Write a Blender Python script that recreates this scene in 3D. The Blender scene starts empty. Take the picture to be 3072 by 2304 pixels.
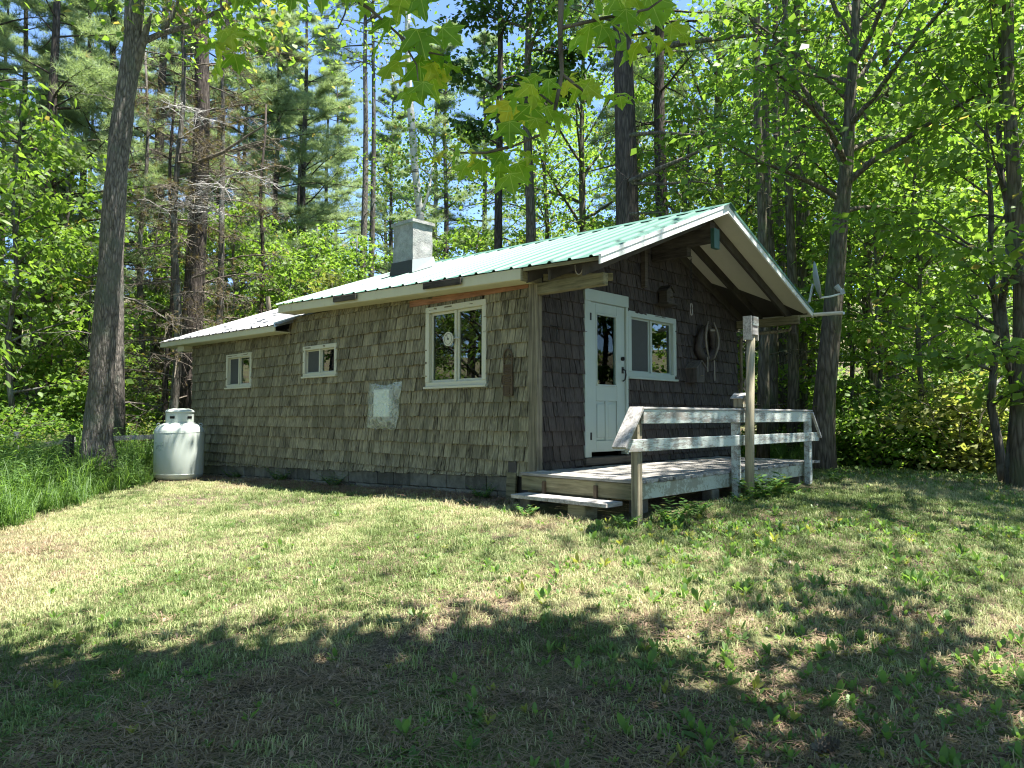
import bpy, math, random
import numpy as np
from mathutils import Vector, Matrix

random.seed(7); RNG = np.random.default_rng(11)
sc = bpy.context.scene
COL = sc.collection

# ------------------------------------------------------------------ camera
CAM = np.array([-6.6012, -5.9041, 0.6629]); FPX = 2156.0; IW, IH = 3072, 2304
FWD = np.array([0.72066, 0.69182, 0.04507]); RGT = np.array([0.69250, -0.72142, 0.00061]); UPV = np.array([-0.03294, -0.03077, 0.99898])
cam_data = bpy.data.cameras.new('camera'); cam = bpy.data.objects.new('camera', cam_data); COL.objects.link(cam)
cam_data.sensor_width = 36.0; cam_data.lens = 36.0 * FPX / IW; cam_data.clip_start = 0.05; cam_data.clip_end = 2000
M = Matrix(((RGT[0], UPV[0], -FWD[0], CAM[0]), (RGT[1], UPV[1], -FWD[1], CAM[1]), (RGT[2], UPV[2], -FWD[2], CAM[2]), (0, 0, 0, 1)))
cam.matrix_world = M
sc.camera = cam

# ------------------------------------------------------------------ sky, sun, exposure
SUN_DIR = Vector((0.15, -0.31, 1.0)).normalized()
SUN_EL = math.asin(SUN_DIR.z); SUN_AZ = math.atan2(SUN_DIR.x, SUN_DIR.y)
world = bpy.data.worlds.new('World'); sc.world = world; world.use_nodes = True
wn = world.node_tree; wn.nodes.clear()
wo = wn.nodes.new('ShaderNodeOutputWorld'); wb = wn.nodes.new('ShaderNodeBackground'); ws = wn.nodes.new('ShaderNodeTexSky')
ws.sky_type = 'NISHITA'; ws.sun_disc = False; ws.sun_elevation = SUN_EL; ws.sun_rotation = SUN_AZ
ws.air_density = 0.8; ws.dust_density = 0.05; ws.ozone_density = 4.0; ws.altitude = 1200
wb.inputs['Strength'].default_value = 0.11
wn.links.new(ws.outputs[0], wb.inputs[0]); wn.links.new(wb.outputs[0], wo.inputs[0])
sun_data = bpy.data.lights.new('sun', 'SUN'); sun_data.energy = 5.0; sun_data.angle = math.radians(0.53); sun_data.color = (1.0, 0.95, 0.86)
sun = bpy.data.objects.new('sun', sun_data); COL.objects.link(sun); sun.location = (0, 0, 40)
sun.rotation_euler = SUN_DIR.to_track_quat('Z', 'Y').to_euler()
sc.view_settings.view_transform = 'Standard'; sc.view_settings.look = 'None'; sc.view_settings.gamma = 1.0
sc.view_settings.use_curve_mapping = False
sc.view_settings.exposure = 2.05
sc.cycles.max_bounces = 7; sc.cycles.diffuse_bounces = 4; sc.cycles.glossy_bounces = 3; sc.cycles.transmission_bounces = 4
sc.cycles.transparent_max_bounces = 8; sc.cycles.sample_clamp_indirect = 8.0
sc.cycles.use_denoising = True; sc.cycles.filter_width = 1.15; sc.cycles.adaptive_threshold = 0.008

# ------------------------------------------------------------------ geometry of the view: pixel -> point
def ray(px, py):
    return FWD + RGT * (px - IW / 2) / FPX - UPV * (py - IH / 2) / FPX
def hit(px, py, axis, val):
    d = ray(px, py); return CAM + d * ((val - CAM[axis]) / d[axis])
def at(px, py, depth):
    return CAM + ray(px, py) * depth
F2 = np.array([0.7214, 0.6925]); R2 = np.array([0.6925, -0.7214])
def LD(l, d):
    return CAM[:2] + F2 * d + R2 * l
def toLD(x, y):
    q = np.stack([np.asarray(x) - CAM[0], np.asarray(y) - CAM[1]], -1); return q @ R2, q @ F2
def lat(px, d): return (px - IW / 2) / FPX * d

# ------------------------------------------------------------------ ground height
_cp = [(0, 0, -.4), (2.5, 3, -.4), (5.2, 3, -.38), (5.2, 8, -.45), (-.5, .5, -.40), (-.6, 3, -.47), (-.6, 5.5, -.52), (-1.3, 7.6, -.55), (0, 8.2, -.60), (0, 11, -.65),
       (-.7, -1.2, -.44), (1, -1.9, -.36), (3, -1.9, -.33), (4.5, -1.9, -.31), (7, -2.6, -.33), (11, .5, -.3), (6, -3.9, -.38),
       (-3, -1, -.69), (-1.5, -3.5, -.66), (1, -5, -.62), (3, -6, -.6), (4.5, -4.5, -.48), (-3, 4, -.74), (-1.8, 1.5, -.56)]
for l, d, z in ((0, 0, -.97), (-3, 2, -1.0), (3, 2, -.95), (-3, 5, -.93), (-5, 7, -.9), (-7, 9.5, -.93), (-9.5, 12, -.85), (3, 4.5, -.86), (-8, 15, -.65), (-14, 20, -.3), (-8, 25, .3),
                (-20, 35, 1.6), (-30, 18, -.4), (0, 30, .2), (0, 46, 2.6), (15, 32, 0.6), (30, 45, 2.5), (-25, 46, 3.0), (12, 17, -.3), (9, 11, -.4), (9, 5, -.6), (25, 25, -.2), (30, 8, -.8),
                (0, -10, -1.3), (14, -6, -1.2), (-14, -5, -1.4), (-20, 6, -1.1), (0, -40, -1.6), (-50, 0, -1.5), (50, 0, -1.2), (-40, 62, 8), (40, 62, 8), (0, 64, 9), (0, 85, 16), (-60, 85, 15), (60, 85, 15)):
    p = LD(l, d); _cp.append((p[0], p[1], z))
_cp = np.array(_cp)
def _k(r2): return np.sqrt(r2 + 2.0)
_A = _k(((_cp[:, None, :2] - _cp[None, :, :2]) ** 2).sum(-1)); _w = np.linalg.solve(_A + 1e-3 * np.eye(len(_cp)), _cp[:, 2] + .6)
def gz(x, y):
    x = np.atleast_1d(np.asarray(x, float)); y = np.atleast_1d(np.asarray(y, float)); out = np.empty(len(x))
    for s in range(0, len(x), 20000):
        e = slice(s, s + 20000)
        out[e] = _k((x[e, None] - _cp[None, :, 0]) ** 2 + (y[e, None] - _cp[None, :, 1]) ** 2) @ _w - .6
    r = np.hypot(x, y); return np.where(r > 130, np.clip(out, -3, 16), out)
def g1(x, y): return float(gz(x, y)[0])
_vn = np.random.default_rng(5).random((256, 256))
def vnoise(x, y, s=1.0):
    x = np.asarray(x) / s + 100; y = np.asarray(y) / s + 100
    i = np.floor(x).astype(int); j = np.floor(y).astype(int); u = x - i; v = y - j
    u = u * u * (3 - 2 * u); v = v * v * (3 - 2 * v)
    a = _vn[i % 256, j % 256]; b = _vn[(i + 1) % 256, j % 256]; c = _vn[i % 256, (j + 1) % 256]; d = _vn[(i + 1) % 256, (j + 1) % 256]
    return a * (1 - u) * (1 - v) + b * u * (1 - v) + c * (1 - u) * v + d * u * v
def fbm(x, y, s): return .55 * vnoise(x, y, s) + .3 * vnoise(x + 31, y + 7, s / 2.3) + .15 * vnoise(x + 3, y + 57, s / 5.1)

# ------------------------------------------------------------------ mesh helpers
class MB:
    def __init__(s): s.v = []; s.f = []; s.t = []
    def add(s, vs, fs, t=None):
        o = len(s.v); s.v.extend([tuple(map(float, p)) for p in vs]); s.f.extend([tuple(i + o for i in f) for f in fs])
        if t is not None: s.t.extend([t] * len(vs))
        return s
    def box(s, lo, hi):
        x0, y0, z0 = lo; x1, y1, z1 = hi
        return s.add([(x0, y0, z0), (x1, y0, z0), (x1, y1, z0), (x0, y1, z0), (x0, y0, z1), (x1, y0, z1), (x1, y1, z1), (x0, y1, z1)],
                     [(0, 3, 2, 1), (4, 5, 6, 7), (0, 1, 5, 4), (1, 2, 6, 5), (2, 3, 7, 6), (3, 0, 4, 7)])
    def beam(s, a, b, w, h, up=(0, 0, 1)):
        a = Vector(a); b = Vector(b); d = (b - a).normalized(); u = Vector(up); r = d.cross(u).normalized(); u = r.cross(d).normalized()
        P = [];
        for q in (a, b):
            for sx, sz in ((-1, -1), (1, -1), (1, 1), (-1, 1)): P.append(q + r * (w / 2 * sx) + u * (h / 2 * sz))
        return s.add(P, [(0, 1, 2, 3), (7, 6, 5, 4), (0, 4, 5, 1), (1, 5, 6, 2), (2, 6, 7, 3), (3, 7, 4, 0)])
    def tube(s, pts, rad, n=8, cap=True, rough=0.0, t=None, flat=1.0):
        pts = [Vector(p) for p in pts]; L = len(pts); o = len(s.v); vs = []; fs = []
        if not hasattr(rad, '__len__'): rad = [rad] * L
        ref = Vector((0, 0, 1)) if abs((pts[-1] - pts[0]).normalized().z) < .9 else Vector((1, 0, 0))
        for i, p in enumerate(pts):
            d = (pts[min(i + 1, L - 1)] - pts[max(i - 1, 0)])
            d = d.normalized() if d.length > 1e-9 else Vector((0, 0, 1))
            u = d.cross(ref)
            u = u.normalized() if u.length > 1e-6 else Vector((1, 0, 0)); w = d.cross(u)
            for k in range(n):
                a = 2 * math.pi * k / n; r = rad[i] * (1 + (rough * (random.random() - .5) * 2 if rough else 0))
                vs.append(p + u * (math.cos(a) * r) + w * (math.sin(a) * r * flat))
        for i in range(L - 1):
            for k in range(n):
                k2 = (k + 1) % n; fs.append((i * n + k, i * n + k2, (i + 1) * n + k2, (i + 1) * n + k))
        if cap and n > 2: fs.append(tuple(range(n - 1, -1, -1))); fs.append(tuple((L - 1) * n + k for k in range(n)))
        return s.add(vs, fs, t)
    def lathe(s, prof, c=(0, 0, 0), n=32):
        vs = []; fs = []
        for r, z in prof:
            for k in range(n):
                a = 2 * math.pi * k / n; vs.append((c[0] + r * math.cos(a), c[1] + r * math.sin(a), c[2] + z))
        for i in range(len(prof) - 1):
            for k in range(n):
                k2 = (k + 1) % n; fs.append((i * n + k, i * n + k2, (i + 1) * n + k2, (i + 1) * n + k))
        fs.append(tuple(range(n - 1, -1, -1))); fs.append(tuple((len(prof) - 1) * n + k for k in range(n)))
        return s.add(vs, fs)
    def prism(s, poly, ext):
        e = Vector(ext); n = len(poly); vs = [Vector(p) for p in poly] + [Vector(p) + e for p in poly]
        fs = [tuple(range(n)), tuple(range(2 * n - 1, n - 1, -1))]
        for k in range(n): fs.append((k, k + n, (k + 1) % n + n, (k + 1) % n))
        return s.add(vs, fs)
def fix_normals(me):
    import bmesh
    bm = bmesh.new(); bm.from_mesh(me); bmesh.ops.recalc_face_normals(bm, faces=bm.faces); bm.to_mesh(me); bm.free()
def mesh_of(name, mb, off=(0, 0, 0), smooth=False, fix=True):
    me = bpy.data.meshes.new(name)
    me.from_pydata([(p[0] - off[0], p[1] - off[1], p[2] - off[2]) for p in mb.v], [], mb.f)
    if fix: fix_normals(me)
    if mb.t and len(mb.t) == len(mb.v):
        a = me.attributes.new('tint', 'FLOAT', 'POINT'); a.data.foreach_set('value', np.array(mb.t, 'f'))
    if smooth: me.polygons.foreach_set('use_smooth', [True] * len(me.polygons))
    me.update(); return me
BASE = {}
def thing(name, label, cat, loc, group=None):
    o = bpy.data.objects.new(name, None); COL.objects.link(o); o.empty_display_size = .2
    o.location = loc; o['label'] = label; o['category'] = cat; BASE[o.name] = tuple(loc)
    if group: o['group'] = group
    return o
def root_of(o):
    while o.parent: o = o.parent
    return o
def part(name, mb, mat, parent, smooth=False, bevel=0, label=None, fix=True, kind=None):
    """mesh in world coordinates, hung under a thing (or a part of it)"""
    r = root_of(parent); off = BASE[r.name]
    o = bpy.data.objects.new(name, mesh_of(name, mb, off, smooth, fix)); COL.objects.link(o); o.parent = parent
    o.data.materials.append(mat)
    if bevel:
        b = o.modifiers.new('bevel', 'BEVEL'); b.width = bevel; b.segments = 1; b.limit_method = 'ANGLE'
    if label: o['label'] = label
    if kind: o['kind'] = kind
    return o
def single(name, mb, mat, label, cat, loc=(0, 0, 0), group=None, smooth=False, kind=None, fix=True):
    o = bpy.data.objects.new(name, mesh_of(name, mb, loc, smooth, fix)); COL.objects.link(o); o.location = loc
    o.data.materials.append(mat); BASE[o.name] = tuple(loc)
    if kind: o['kind'] = kind
    if label: o['label'] = label
    if cat: o['category'] = cat
    if group: o['group'] = group
    return o

# ------------------------------------------------------------------ materials
def newmat(name):
    m = bpy.data.materials.new(name); m.use_nodes = True; nt = m.node_tree; nt.nodes.clear()
    out = nt.nodes.new('ShaderNodeOutputMaterial'); return m, nt, out
def nd(nt, typ, ins=None, **props):
    n = nt.nodes.new(typ)
    for k, v in props.items(): setattr(n, k, v)
    for k, v in (ins or {}).items():
        if isinstance(v, bpy.types.NodeSocket): nt.links.new(v, n.inputs[k])
        else: n.inputs[k].default_value = v
    return n
def c4(c): return (c[0], c[1], c[2], 1)
def ramp(nt, fac, stops):
    n = nt.nodes.new('ShaderNodeValToRGB'); nt.links.new(fac, n.inputs[0]); e = n.color_ramp.elements
    while len(e) < len(stops): e.new(.5)
    for i, (p, c) in enumerate(stops): e[i].position = p; e[i].color = c4(c)
    return n.outputs[0]
def mixc(nt, fac, a, b, mode='MIX'):
    n = nt.nodes.new('ShaderNodeMix'); n.data_type = 'RGBA'; n.blend_type = mode
    for s, v in ((0, fac), (6, a), (7, b)):
        if isinstance(v, bpy.types.NodeSocket): nt.links.new(v, n.inputs[s])
        else: n.inputs[s].default_value = c4(v) if s else v
    return n.outputs[2]
def mth(nt, op, a, b=0.0):
    n = nt.nodes.new('ShaderNodeMath'); n.operation = op
    for i, v in enumerate((a, b)):
        if isinstance(v, bpy.types.NodeSocket): nt.links.new(v, n.inputs[i])
        else: n.inputs[i].default_value = v
    return n.outputs[0]
def coords(nt, scale=(1, 1, 1), kind='Position'):
    if kind == 'Position': src = nd(nt, 'ShaderNodeNewGeometry').outputs['Position']
    else: src = nd(nt, 'ShaderNodeTexCoord').outputs[kind]
    return nd(nt, 'ShaderNodeMapping', {0: src, 'Scale': scale}).outputs[0]
def noise(nt, vec, scale, detail=4, rough=.6, dist=0):
    return nd(nt, 'ShaderNodeTexNoise', {'Vector': vec, 'Scale': scale, 'Detail': detail, 'Roughness': rough, 'Distortion': dist}).outputs[0]
def princ(nt, out, col, rough=.7, bump=None, bs=.3, bd=.01, metal=0, spec=.5):
    p = nd(nt, 'ShaderNodeBsdfPrincipled', {'Metallic': metal, 'Specular IOR Level': spec})
    for k, v in (('Base Color', col), ('Roughness', rough)):
        if isinstance(v, bpy.types.NodeSocket): nt.links.new(v, p.inputs[k])
        else: p.inputs[k].default_value = c4(v) if k == 'Base Color' else v
    if bump is not None:
        b = nd(nt, 'ShaderNodeBump', {'Strength': bs, 'Distance': bd, 'Height': bump}); nt.links.new(b.outputs[0], p.inputs['Normal'])
    nt.links.new(p.outputs[0], out.inputs[0]); return p
def objrand(nt): return nd(nt, 'ShaderNodeObjectInfo').outputs['Random']
def attr(nt, name, typ='GEOMETRY'): return nd(nt, 'ShaderNodeAttribute', attribute_name=name, attribute_type=typ).outputs['Fac']

def m_wood(name, dark, light, grain=(1, 1, .08), gs=30, rough=.85, mottle=.5, bs=.4, stain=None, spec=.3):
    m, nt, out = newmat(name)
    v = coords(nt, grain); n1 = noise(nt, v, gs, 5, .65, .4); n2 = noise(nt, coords(nt), 3.0, 3)
    r = nd(nt, 'ShaderNodeMath', operation='ADD'); nt.links.new(objrand(nt), r.inputs[0]); nt.links.new(attr(nt, 'tint'), r.inputs[1])
    rr = mth(nt, 'FRACT', r.outputs[0])
    f = mth(nt, 'ADD', mth(nt, 'MULTIPLY', n1, .9), mth(nt, 'MULTIPLY', mth(nt, 'ADD', n2, rr), mottle * .5))
    f = mth(nt, 'SUBTRACT', f, mottle * .35)
    c = ramp(nt, f, [(.28, dark), (.68, light)])
    if stain is not None:
        n3 = noise(nt, coords(nt, (1, 1, .35)), 2.3, 5, .7); c = mixc(nt, ramp(nt, n3, [(.55, (0, 0, 0)), (.66, (1, 1, 1))]), c, stain)
    princ(nt, out, c, rough, n1, bs, .006, spec=spec); return m
def m_paint(name, col, wear=.35, under=(.22, .19, .15), rough=.55, scale=6, spots=.62, st=(1, 1, 1)):
    m, nt, out = newmat(name)
    v = coords(nt, st); n1 = noise(nt, v, scale, 6, .7); n2 = noise(nt, v, scale * 7, 4, .7); n3 = noise(nt, coords(nt, (1, 1, .25)), 9, 4)
    c = mixc(nt, mth(nt, 'MULTIPLY', n3, .35), col, tuple(x * .62 for x in col))
    w = mth(nt, 'ADD', mth(nt, 'MULTIPLY', n1, .6), mth(nt, 'MULTIPLY', n2, .4))
    k = ramp(nt, w, [(spots - .03, (0, 0, 0)), (spots + .03, (wear, wear, wear))])
    c = mixc(nt, k, c, under); princ(nt, out, c, rough, n2, .15, .003); return m
def m_plain(name, col, rough=.6, metal=0, var=.25, scale=20, bs=.1):
    m, nt, out = newmat(name); n = noise(nt, coords(nt), scale, 4)
    c = mixc(nt, n, tuple(x * (1 - var) for x in col), tuple(min(1, x * (1 + var)) for x in col)); princ(nt, out, c, rough, n, bs, .003, metal); return m

SH_LEFT = m_wood('shingle_weathered', (.018, .015, .009), (.29, .265, .175), (1, 1, .045), 42, .9, .34, .8, (.115, .108, .07))
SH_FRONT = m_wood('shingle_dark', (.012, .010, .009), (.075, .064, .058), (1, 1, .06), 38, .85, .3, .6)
CORNERW = m_wood('weathered_corner_wood', (.05, .044, .03), (.27, .245, .175), (1, 1, .05), 34)
SHEATH = m_plain('wall_sheathing', (.03, .027, .022), .95)
TRIM = m_paint('trim_paint_cream', (.50, .50, .40), .5, (.3, .27, .2), .6, 5, .60)
DOORP = m_paint('door_paint', (.33, .40, .365), .3, (.32, .33, .30), .45, 4, .66)
FASCIA = m_paint('fascia_paint', (.52, .51, .37), .6, (.35, .31, .22), .6, 4, .60)
BARGE = m_paint('barge_paint', (.74, .77, .76), .6, (.2, .18, .16), .55, 3.2, .58)
RAILP = m_paint('peeling_rail_paint', (.46, .52, .49), .9, (.20, .18, .16), .7, 16, .515, (.16, 1, 1))
DKWOOD = m_wood('dark_old_timber', (.012, .010, .009), (.085, .075, .062), (.1, .1, 1), 30)
RAFTER = m_wood('rafter_timber', (.010, .009, .008), (.06, .054, .046), (.15, 1, .15), 26)
TREATED = m_wood('greenish_timber', (.055, .05, .025), (.24, .22, .13), (.3, .08, 1), 26, .85, .5)
GREYWOOD = m_wood('grey_weathered_board', (.09, .085, .08), (.46, .44, .42), (.07, 1, 1), 34, .85, .5)
DECKW = m_wood('deck_plank', (.05, .046, .042), (.36, .345, .32), (1, .05, 1), 40, .8, .6)
POSTW = m_wood('peeled_post', (.07, .06, .04), (.34, .30, .21), (1, 1, .06), 30, .85, .5)
REDWOOD = m_wood('raw_red_board', (.10, .045, .025), (.34, .17, .10), (1, .1, 1), 26)
SOFFIT = m_paint('soffit_panel', (.54, .53, .45), .4, (.3, .28, .22), .7, 2.5, .64)
IRON = m_plain('black_iron', (.02, .02, .02), .5, .6)
RUST = m_plain('rusty_iron', (.09, .065, .04), .8, .3, .5, 60, .4)
LEATHER = m_plain('cracked_leather', (.035, .028, .024), .7, 0, .6, 30, .5)
WHITEP = m_plain('white_plastic', (.72, .74, .72), .45, 0, .08)
GALV = m_plain('galvanised_steel', (.45, .48, .5), .45, .6, .15)
GREENTIN = m_plain('green_tin', (.03, .09, .08), .5, 0, .2)
LENSGREY = m_plain('dish_grey', (.34, .38, .40), .45, 0, .1)

def m_roof(name, a, b, c, spots):
    m, nt, out = newmat(name); v = coords(nt, (.25, 1, 1)); n = noise(nt, v, 3.5, 5, .7); n2 = noise(nt, coords(nt), 40, 3)
    col = mixc(nt, n, a, b); col = mixc(nt, ramp(nt, n2, [(spots, (0, 0, 0)), (spots + .04, (.7, .7, .7))]), col, c)
    princ(nt, out, col, .5, n, .05, .002, 0.0, .35); return m
ROOFG = m_roof('green_metal_roof', (.05, .13, .105), (.085, .175, .145), (.22, .20, .14), .70)
ROOFW = m_roof('bare_metal_roof', (.17, .175, .19), (.27, .27, .29), (.3, .28, .25), .70)
def m_stucco():
    m, nt, out = newmat('chimney_parging'); v = coords(nt); n = noise(nt, v, 5, 6, .7); n2 = noise(nt, v, 45, 5, .7)
    c = ramp(nt, n, [(.3, (.18, .18, .175)), (.7, (.44, .44, .43))]); c = mixc(nt, ramp(nt, n2, [(.56, (0, 0, 0)), (.64, (.5, .5, .5))]), c, (.14, .13, .12))
    princ(nt, out, c, .9, mth(nt, 'ADD', n, n2), .7, .02); return m
STUCCO = m_stucco()
def m_block():
    m, nt, out = newmat('concrete_block'); v = coords(nt); n = noise(nt, v, 7, 6, .7); n2 = noise(nt, v, 120, 3)
    r = mth(nt, 'MULTIPLY', objrand(nt), .4); c = ramp(nt, mth(nt, 'ADD', n, mth(nt, 'SUBTRACT', r, .2)), [(.3, (.05, .05, .04)), (.7, (.15, .148, .12))])
    princ(nt, out, c, .95, n2, .5, .004); return m
BLOCK = m_block()
def m_glass(ior=1.6, add=.06, name='window_glass'):
    m, nt, out = newmat(name)
    g = nd(nt, 'ShaderNodeBsdfGlossy', {'Roughness': .01, 'Color': (.9, .95, .93, 1)}); t = nd(nt, 'ShaderNodeBsdfTransparent', {'Color': (.62, .70, .66, 1)})
    fr = nd(nt, 'ShaderNodeFresnel', {'IOR': ior}); mx = nd(nt, 'ShaderNodeMixShader')
    nt.links.new(mth(nt, 'ADD', fr.outputs[0], add), mx.inputs[0]); nt.links.new(t.outputs[0], mx.inputs[1]); nt.links.new(g.outputs[0], mx.inputs[2]); nt.links.new(mx.outputs[0], out.inputs[0]); return m
GLASS = m_glass()
GLASS_DULL = m_glass(1.25, .015, 'dull_door_glass')
CURTAIN = m_plain('pale_curtain', (.30, .36, .31), .9, 0, .2, 3)
SCREEN = m_plain('insect_screen', (.045, .05, .05), .8, 0, .2)
INTERIOR = m_plain('dark_interior', (.06, .055, .05), .95)
def m_sheet():
    m, nt, out = newmat('clear_plastic_sheet'); n = noise(nt, coords(nt), 7, 4, .55, 1.2)
    p = nd(nt, 'ShaderNodeBsdfPrincipled', {'Base Color': (.70, .76, .71, 1), 'Roughness': .25}); b = nd(nt, 'ShaderNodeBump', {'Strength': .8, 'Distance': .03, 'Height': n}); nt.links.new(b.outputs[0], p.inputs['Normal'])
    t = nd(nt, 'ShaderNodeBsdfTransparent', {'Color': (.85, .9, .86, 1)}); mx = nd(nt, 'ShaderNodeMixShader')
    nt.links.new(ramp(nt, n, [(.3, (.12, .12, .12)), (.7, (.50, .50, .50))]), mx.inputs[0]); nt.links.new(t.outputs[0], mx.inputs[1]); nt.links.new(p.outputs[0], mx.inputs[2]); nt.links.new(mx.outputs[0], out.inputs[0]); return m
SHEET = m_sheet()
def m_bark(name, dark, light, lichen=None, vs=.16, sc_=14, bs=.9):
    m, nt, out = newmat(name); v = coords(nt, (1, 1, vs)); n = noise(nt, v, sc_, 6, .7, .6); n2 = noise(nt, coords(nt), 2.2, 4)
    w = nd(nt, 'ShaderNodeTexVoronoi', {'Vector': v, 'Scale': sc_ * 1.2}, feature='DISTANCE_TO_EDGE').outputs[0]
    h = mth(nt, 'ADD', n, mth(nt, 'MULTIPLY', mth(nt, 'MINIMUM', w, .35), 1.2)); c = ramp(nt, mth(nt, 'MULTIPLY', h, .8), [(.25, dark), (.8, light)])
    if lichen: c = mixc(nt, ramp(nt, n2, [(.52, (0, 0, 0)), (.66, (.75, .75, .75))]), c, lichen)
    princ(nt, out, c, .95, h, bs, .03, spec=.2); return m
BARK_OAK = m_bark('furrowed_grey_bark', (.022, .019, .017), (.25, .225, .20), (.10, .115, .09), .2, 22, 1.0)
BARK_DARK = m_bark('dark_pine_bark', (.018, .015, .013), (.12, .10, .088))
BARK_MAPLE = m_bark('maple_bark', (.03, .025, .018), (.20, .175, .14), (.10, .12, .07))
BARK_GREY = m_bark('grey_trunk_bark', (.03, .028, .024), (.17, .155, .135), (.2, .22, .2))
DEADTWIG = m_bark('dead_twig', (.05, .042, .032), (.20, .175, .145), None, .5, 10, .3)
PALETWIG = m_bark('bleached_twig', (.22, .21, .20), (.5, .48, .46), None, .5, 10, .3)
def m_birch():
    m, nt, out = newmat('birch_bark'); n = noise(nt, coords(nt, (.35, .35, 2.2)), 3.2, 5, .7); n2 = noise(nt, coords(nt), 1.1, 3)
    c = mixc(nt, ramp(nt, n, [(.57, (0, 0, 0)), (.61, (1, 1, 1))]), (.50, .50, .47), (.03, .03, .03)); c = mixc(nt, mth(nt, 'MULTIPLY', n2, .4), c, (.4, .4, .36)); princ(nt, out, c, .7, n, .3, .01); return m
BIRCH = m_birch()
def m_leaf(name, a, b, c=None, trans=.45, cfrac=.9, rough=.5, inst=False):
    m, nt, out = newmat(name); t = attr(nt, 'tint', 'INSTANCER' if inst else 'GEOMETRY'); o = objrand(nt)
    f = mth(nt, 'ADD', mth(nt, 'MULTIPLY', t, .75), mth(nt, 'MULTIPLY', o, .25)); col = mixc(nt, f, a, b)
    if c: col = mixc(nt, mth(nt, 'GREATER_THAN', t, cfrac), col, c)
    d = nd(nt, 'ShaderNodeBsdfPrincipled', {'Base Color': col, 'Roughness': rough, 'Specular IOR Level': .35})
    tc = mixc(nt, .6, col, (1.0, 1.0, .35), 'MULTIPLY'); tc = mixc(nt, 1.0, tc, (1.9, 1.9, 1.5), 'MULTIPLY')
    tr = nd(nt, 'ShaderNodeBsdfTranslucent', {'Color': tc}); mx = nd(nt, 'ShaderNodeMixShader', {0: trans})
    nt.links.new(d.outputs[0], mx.inputs[1]); nt.links.new(tr.outputs[0], mx.inputs[2]); nt.links.new(mx.outputs[0], out.inputs[0]); return m
LEAF_MAPLE = m_leaf('maple_leaf', (.065, .14, .026), (.155, .25, .05), (.27, .25, .09), .5, .92)
LEAF_LIGHT = m_leaf('young_leaf', (.085, .165, .03), (.18, .275, .06), (.26, .22, .09), .5, .92)
LEAF_DARK = m_leaf('shade_leaf', (.03, .075, .022), (.075, .14, .036), None, .4)  # darker green leaf colour
LEAF_YELL = m_leaf('yellow_green_leaf', (.13, .17, .05), (.25, .26, .10), None, .45)
LEAF_NEAR = m_leaf('overhanging_leaf', (.12, .22, .03), (.24, .33, .045), (.40, .36, .12), .6, .97)
NEEDLE = m_leaf('pine_needle', (.13, .19, .125), (.24, .31, .20), (.26, .20, .13), .4, .965, .55)
NEEDLE_DEAD = m_leaf('dead_needle', (.10, .075, .03), (.20, .155, .065), (.09, .11, .03), .3, .8)
WEED = m_leaf('weed_leaf', (.045, .11, .03), (.10, .19, .05), (.19, .22, .06), .45, .9)
WEED_I = m_leaf('weed_leaf_field', (.07, .14, .04), (.15, .25, .075), (.20, .22, .06), .45, .92, inst=True)
def m_spray():
    m, nt, out = newmat('veined_maple_leaf'); t = attr(nt, 'tint'); f = mth(nt, 'ADD', mth(nt, 'MULTIPLY', t, .5), mth(nt, 'MULTIPLY', objrand(nt), .5)); col = ramp(nt, f, [(.0, (.08, .19, .02)), (.5, (.19, .33, .03)), (.75, (.33, .41, .04)), (.9, (.45, .44, .06)), (1, (.5, .40, .14))])
    tc = nd(nt, 'ShaderNodeTexCoord').outputs['Object']; sx = nd(nt, 'ShaderNodeSeparateXYZ', {0: tc}); ax = mth(nt, 'ABSOLUTE', sx.outputs[0]); v = mth(nt, 'LESS_THAN', ax, .012)
    for k in (1.15, .10): v = mth(nt, 'MAXIMUM', v, mth(nt, 'LESS_THAN', mth(nt, 'ABSOLUTE', mth(nt, 'SUBTRACT', mth(nt, 'MULTIPLY', sx.outputs[1], 1.0), mth(nt, 'ADD', mth(nt, 'MULTIPLY', ax, k * .8), .02))), .011))
    n = noise(nt, tc, 6, 4); col = mixc(nt, mth(nt, 'MULTIPLY', n, .5), col, (.07, .17, .015)); col = mixc(nt, mth(nt, 'MULTIPLY', v, .55), col, (.42, .5, .16))
    d = nd(nt, 'ShaderNodeBsdfPrincipled', {'Base Color': col, 'Roughness': .45}); tr = nd(nt, 'ShaderNodeBsdfTranslucent', {'Color': mixc(nt, 1.0, col, (2.7, 2.5, 1.5), 'MULTIPLY')}); mx = nd(nt, 'ShaderNodeMixShader', {0: .65})
    nt.links.new(d.outputs[0], mx.inputs[1]); nt.links.new(tr.outputs[0], mx.inputs[2]); nt.links.new(mx.outputs[0], out.inputs[0]); return m
LEAF_SPRAY = m_spray()
def m_grass():
    m, nt, out = newmat('grass_blade'); t = attr(nt, 'tint', 'INSTANCER')
    col = ramp(nt, t, [(0, (.34, .25, .18)), (.28, (.43, .36, .22)), (.5, (.42, .42, .22)), (.72, (.33, .38, .17)), (.86, (.22, .29, .10)), (1, (.11, .16, .045))])
    d = nd(nt, 'ShaderNodeBsdfPrincipled', {'Base Color': col, 'Roughness': .6, 'Specular IOR Level': .3}); tr = nd(nt, 'ShaderNodeBsdfTranslucent', {'Color': col}); mx = nd(nt, 'ShaderNodeMixShader', {0: .35})
    nt.links.new(d.outputs[0], mx.inputs[1]); nt.links.new(tr.outputs[0], mx.inputs[2]); nt.links.new(mx.outputs[0], out.inputs[0]); return m
GRASS = m_grass()
LITTER = m_leaf('needle_litter', (.13, .09, .06), (.30, .21, .15), None, .1, inst=True)
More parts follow.
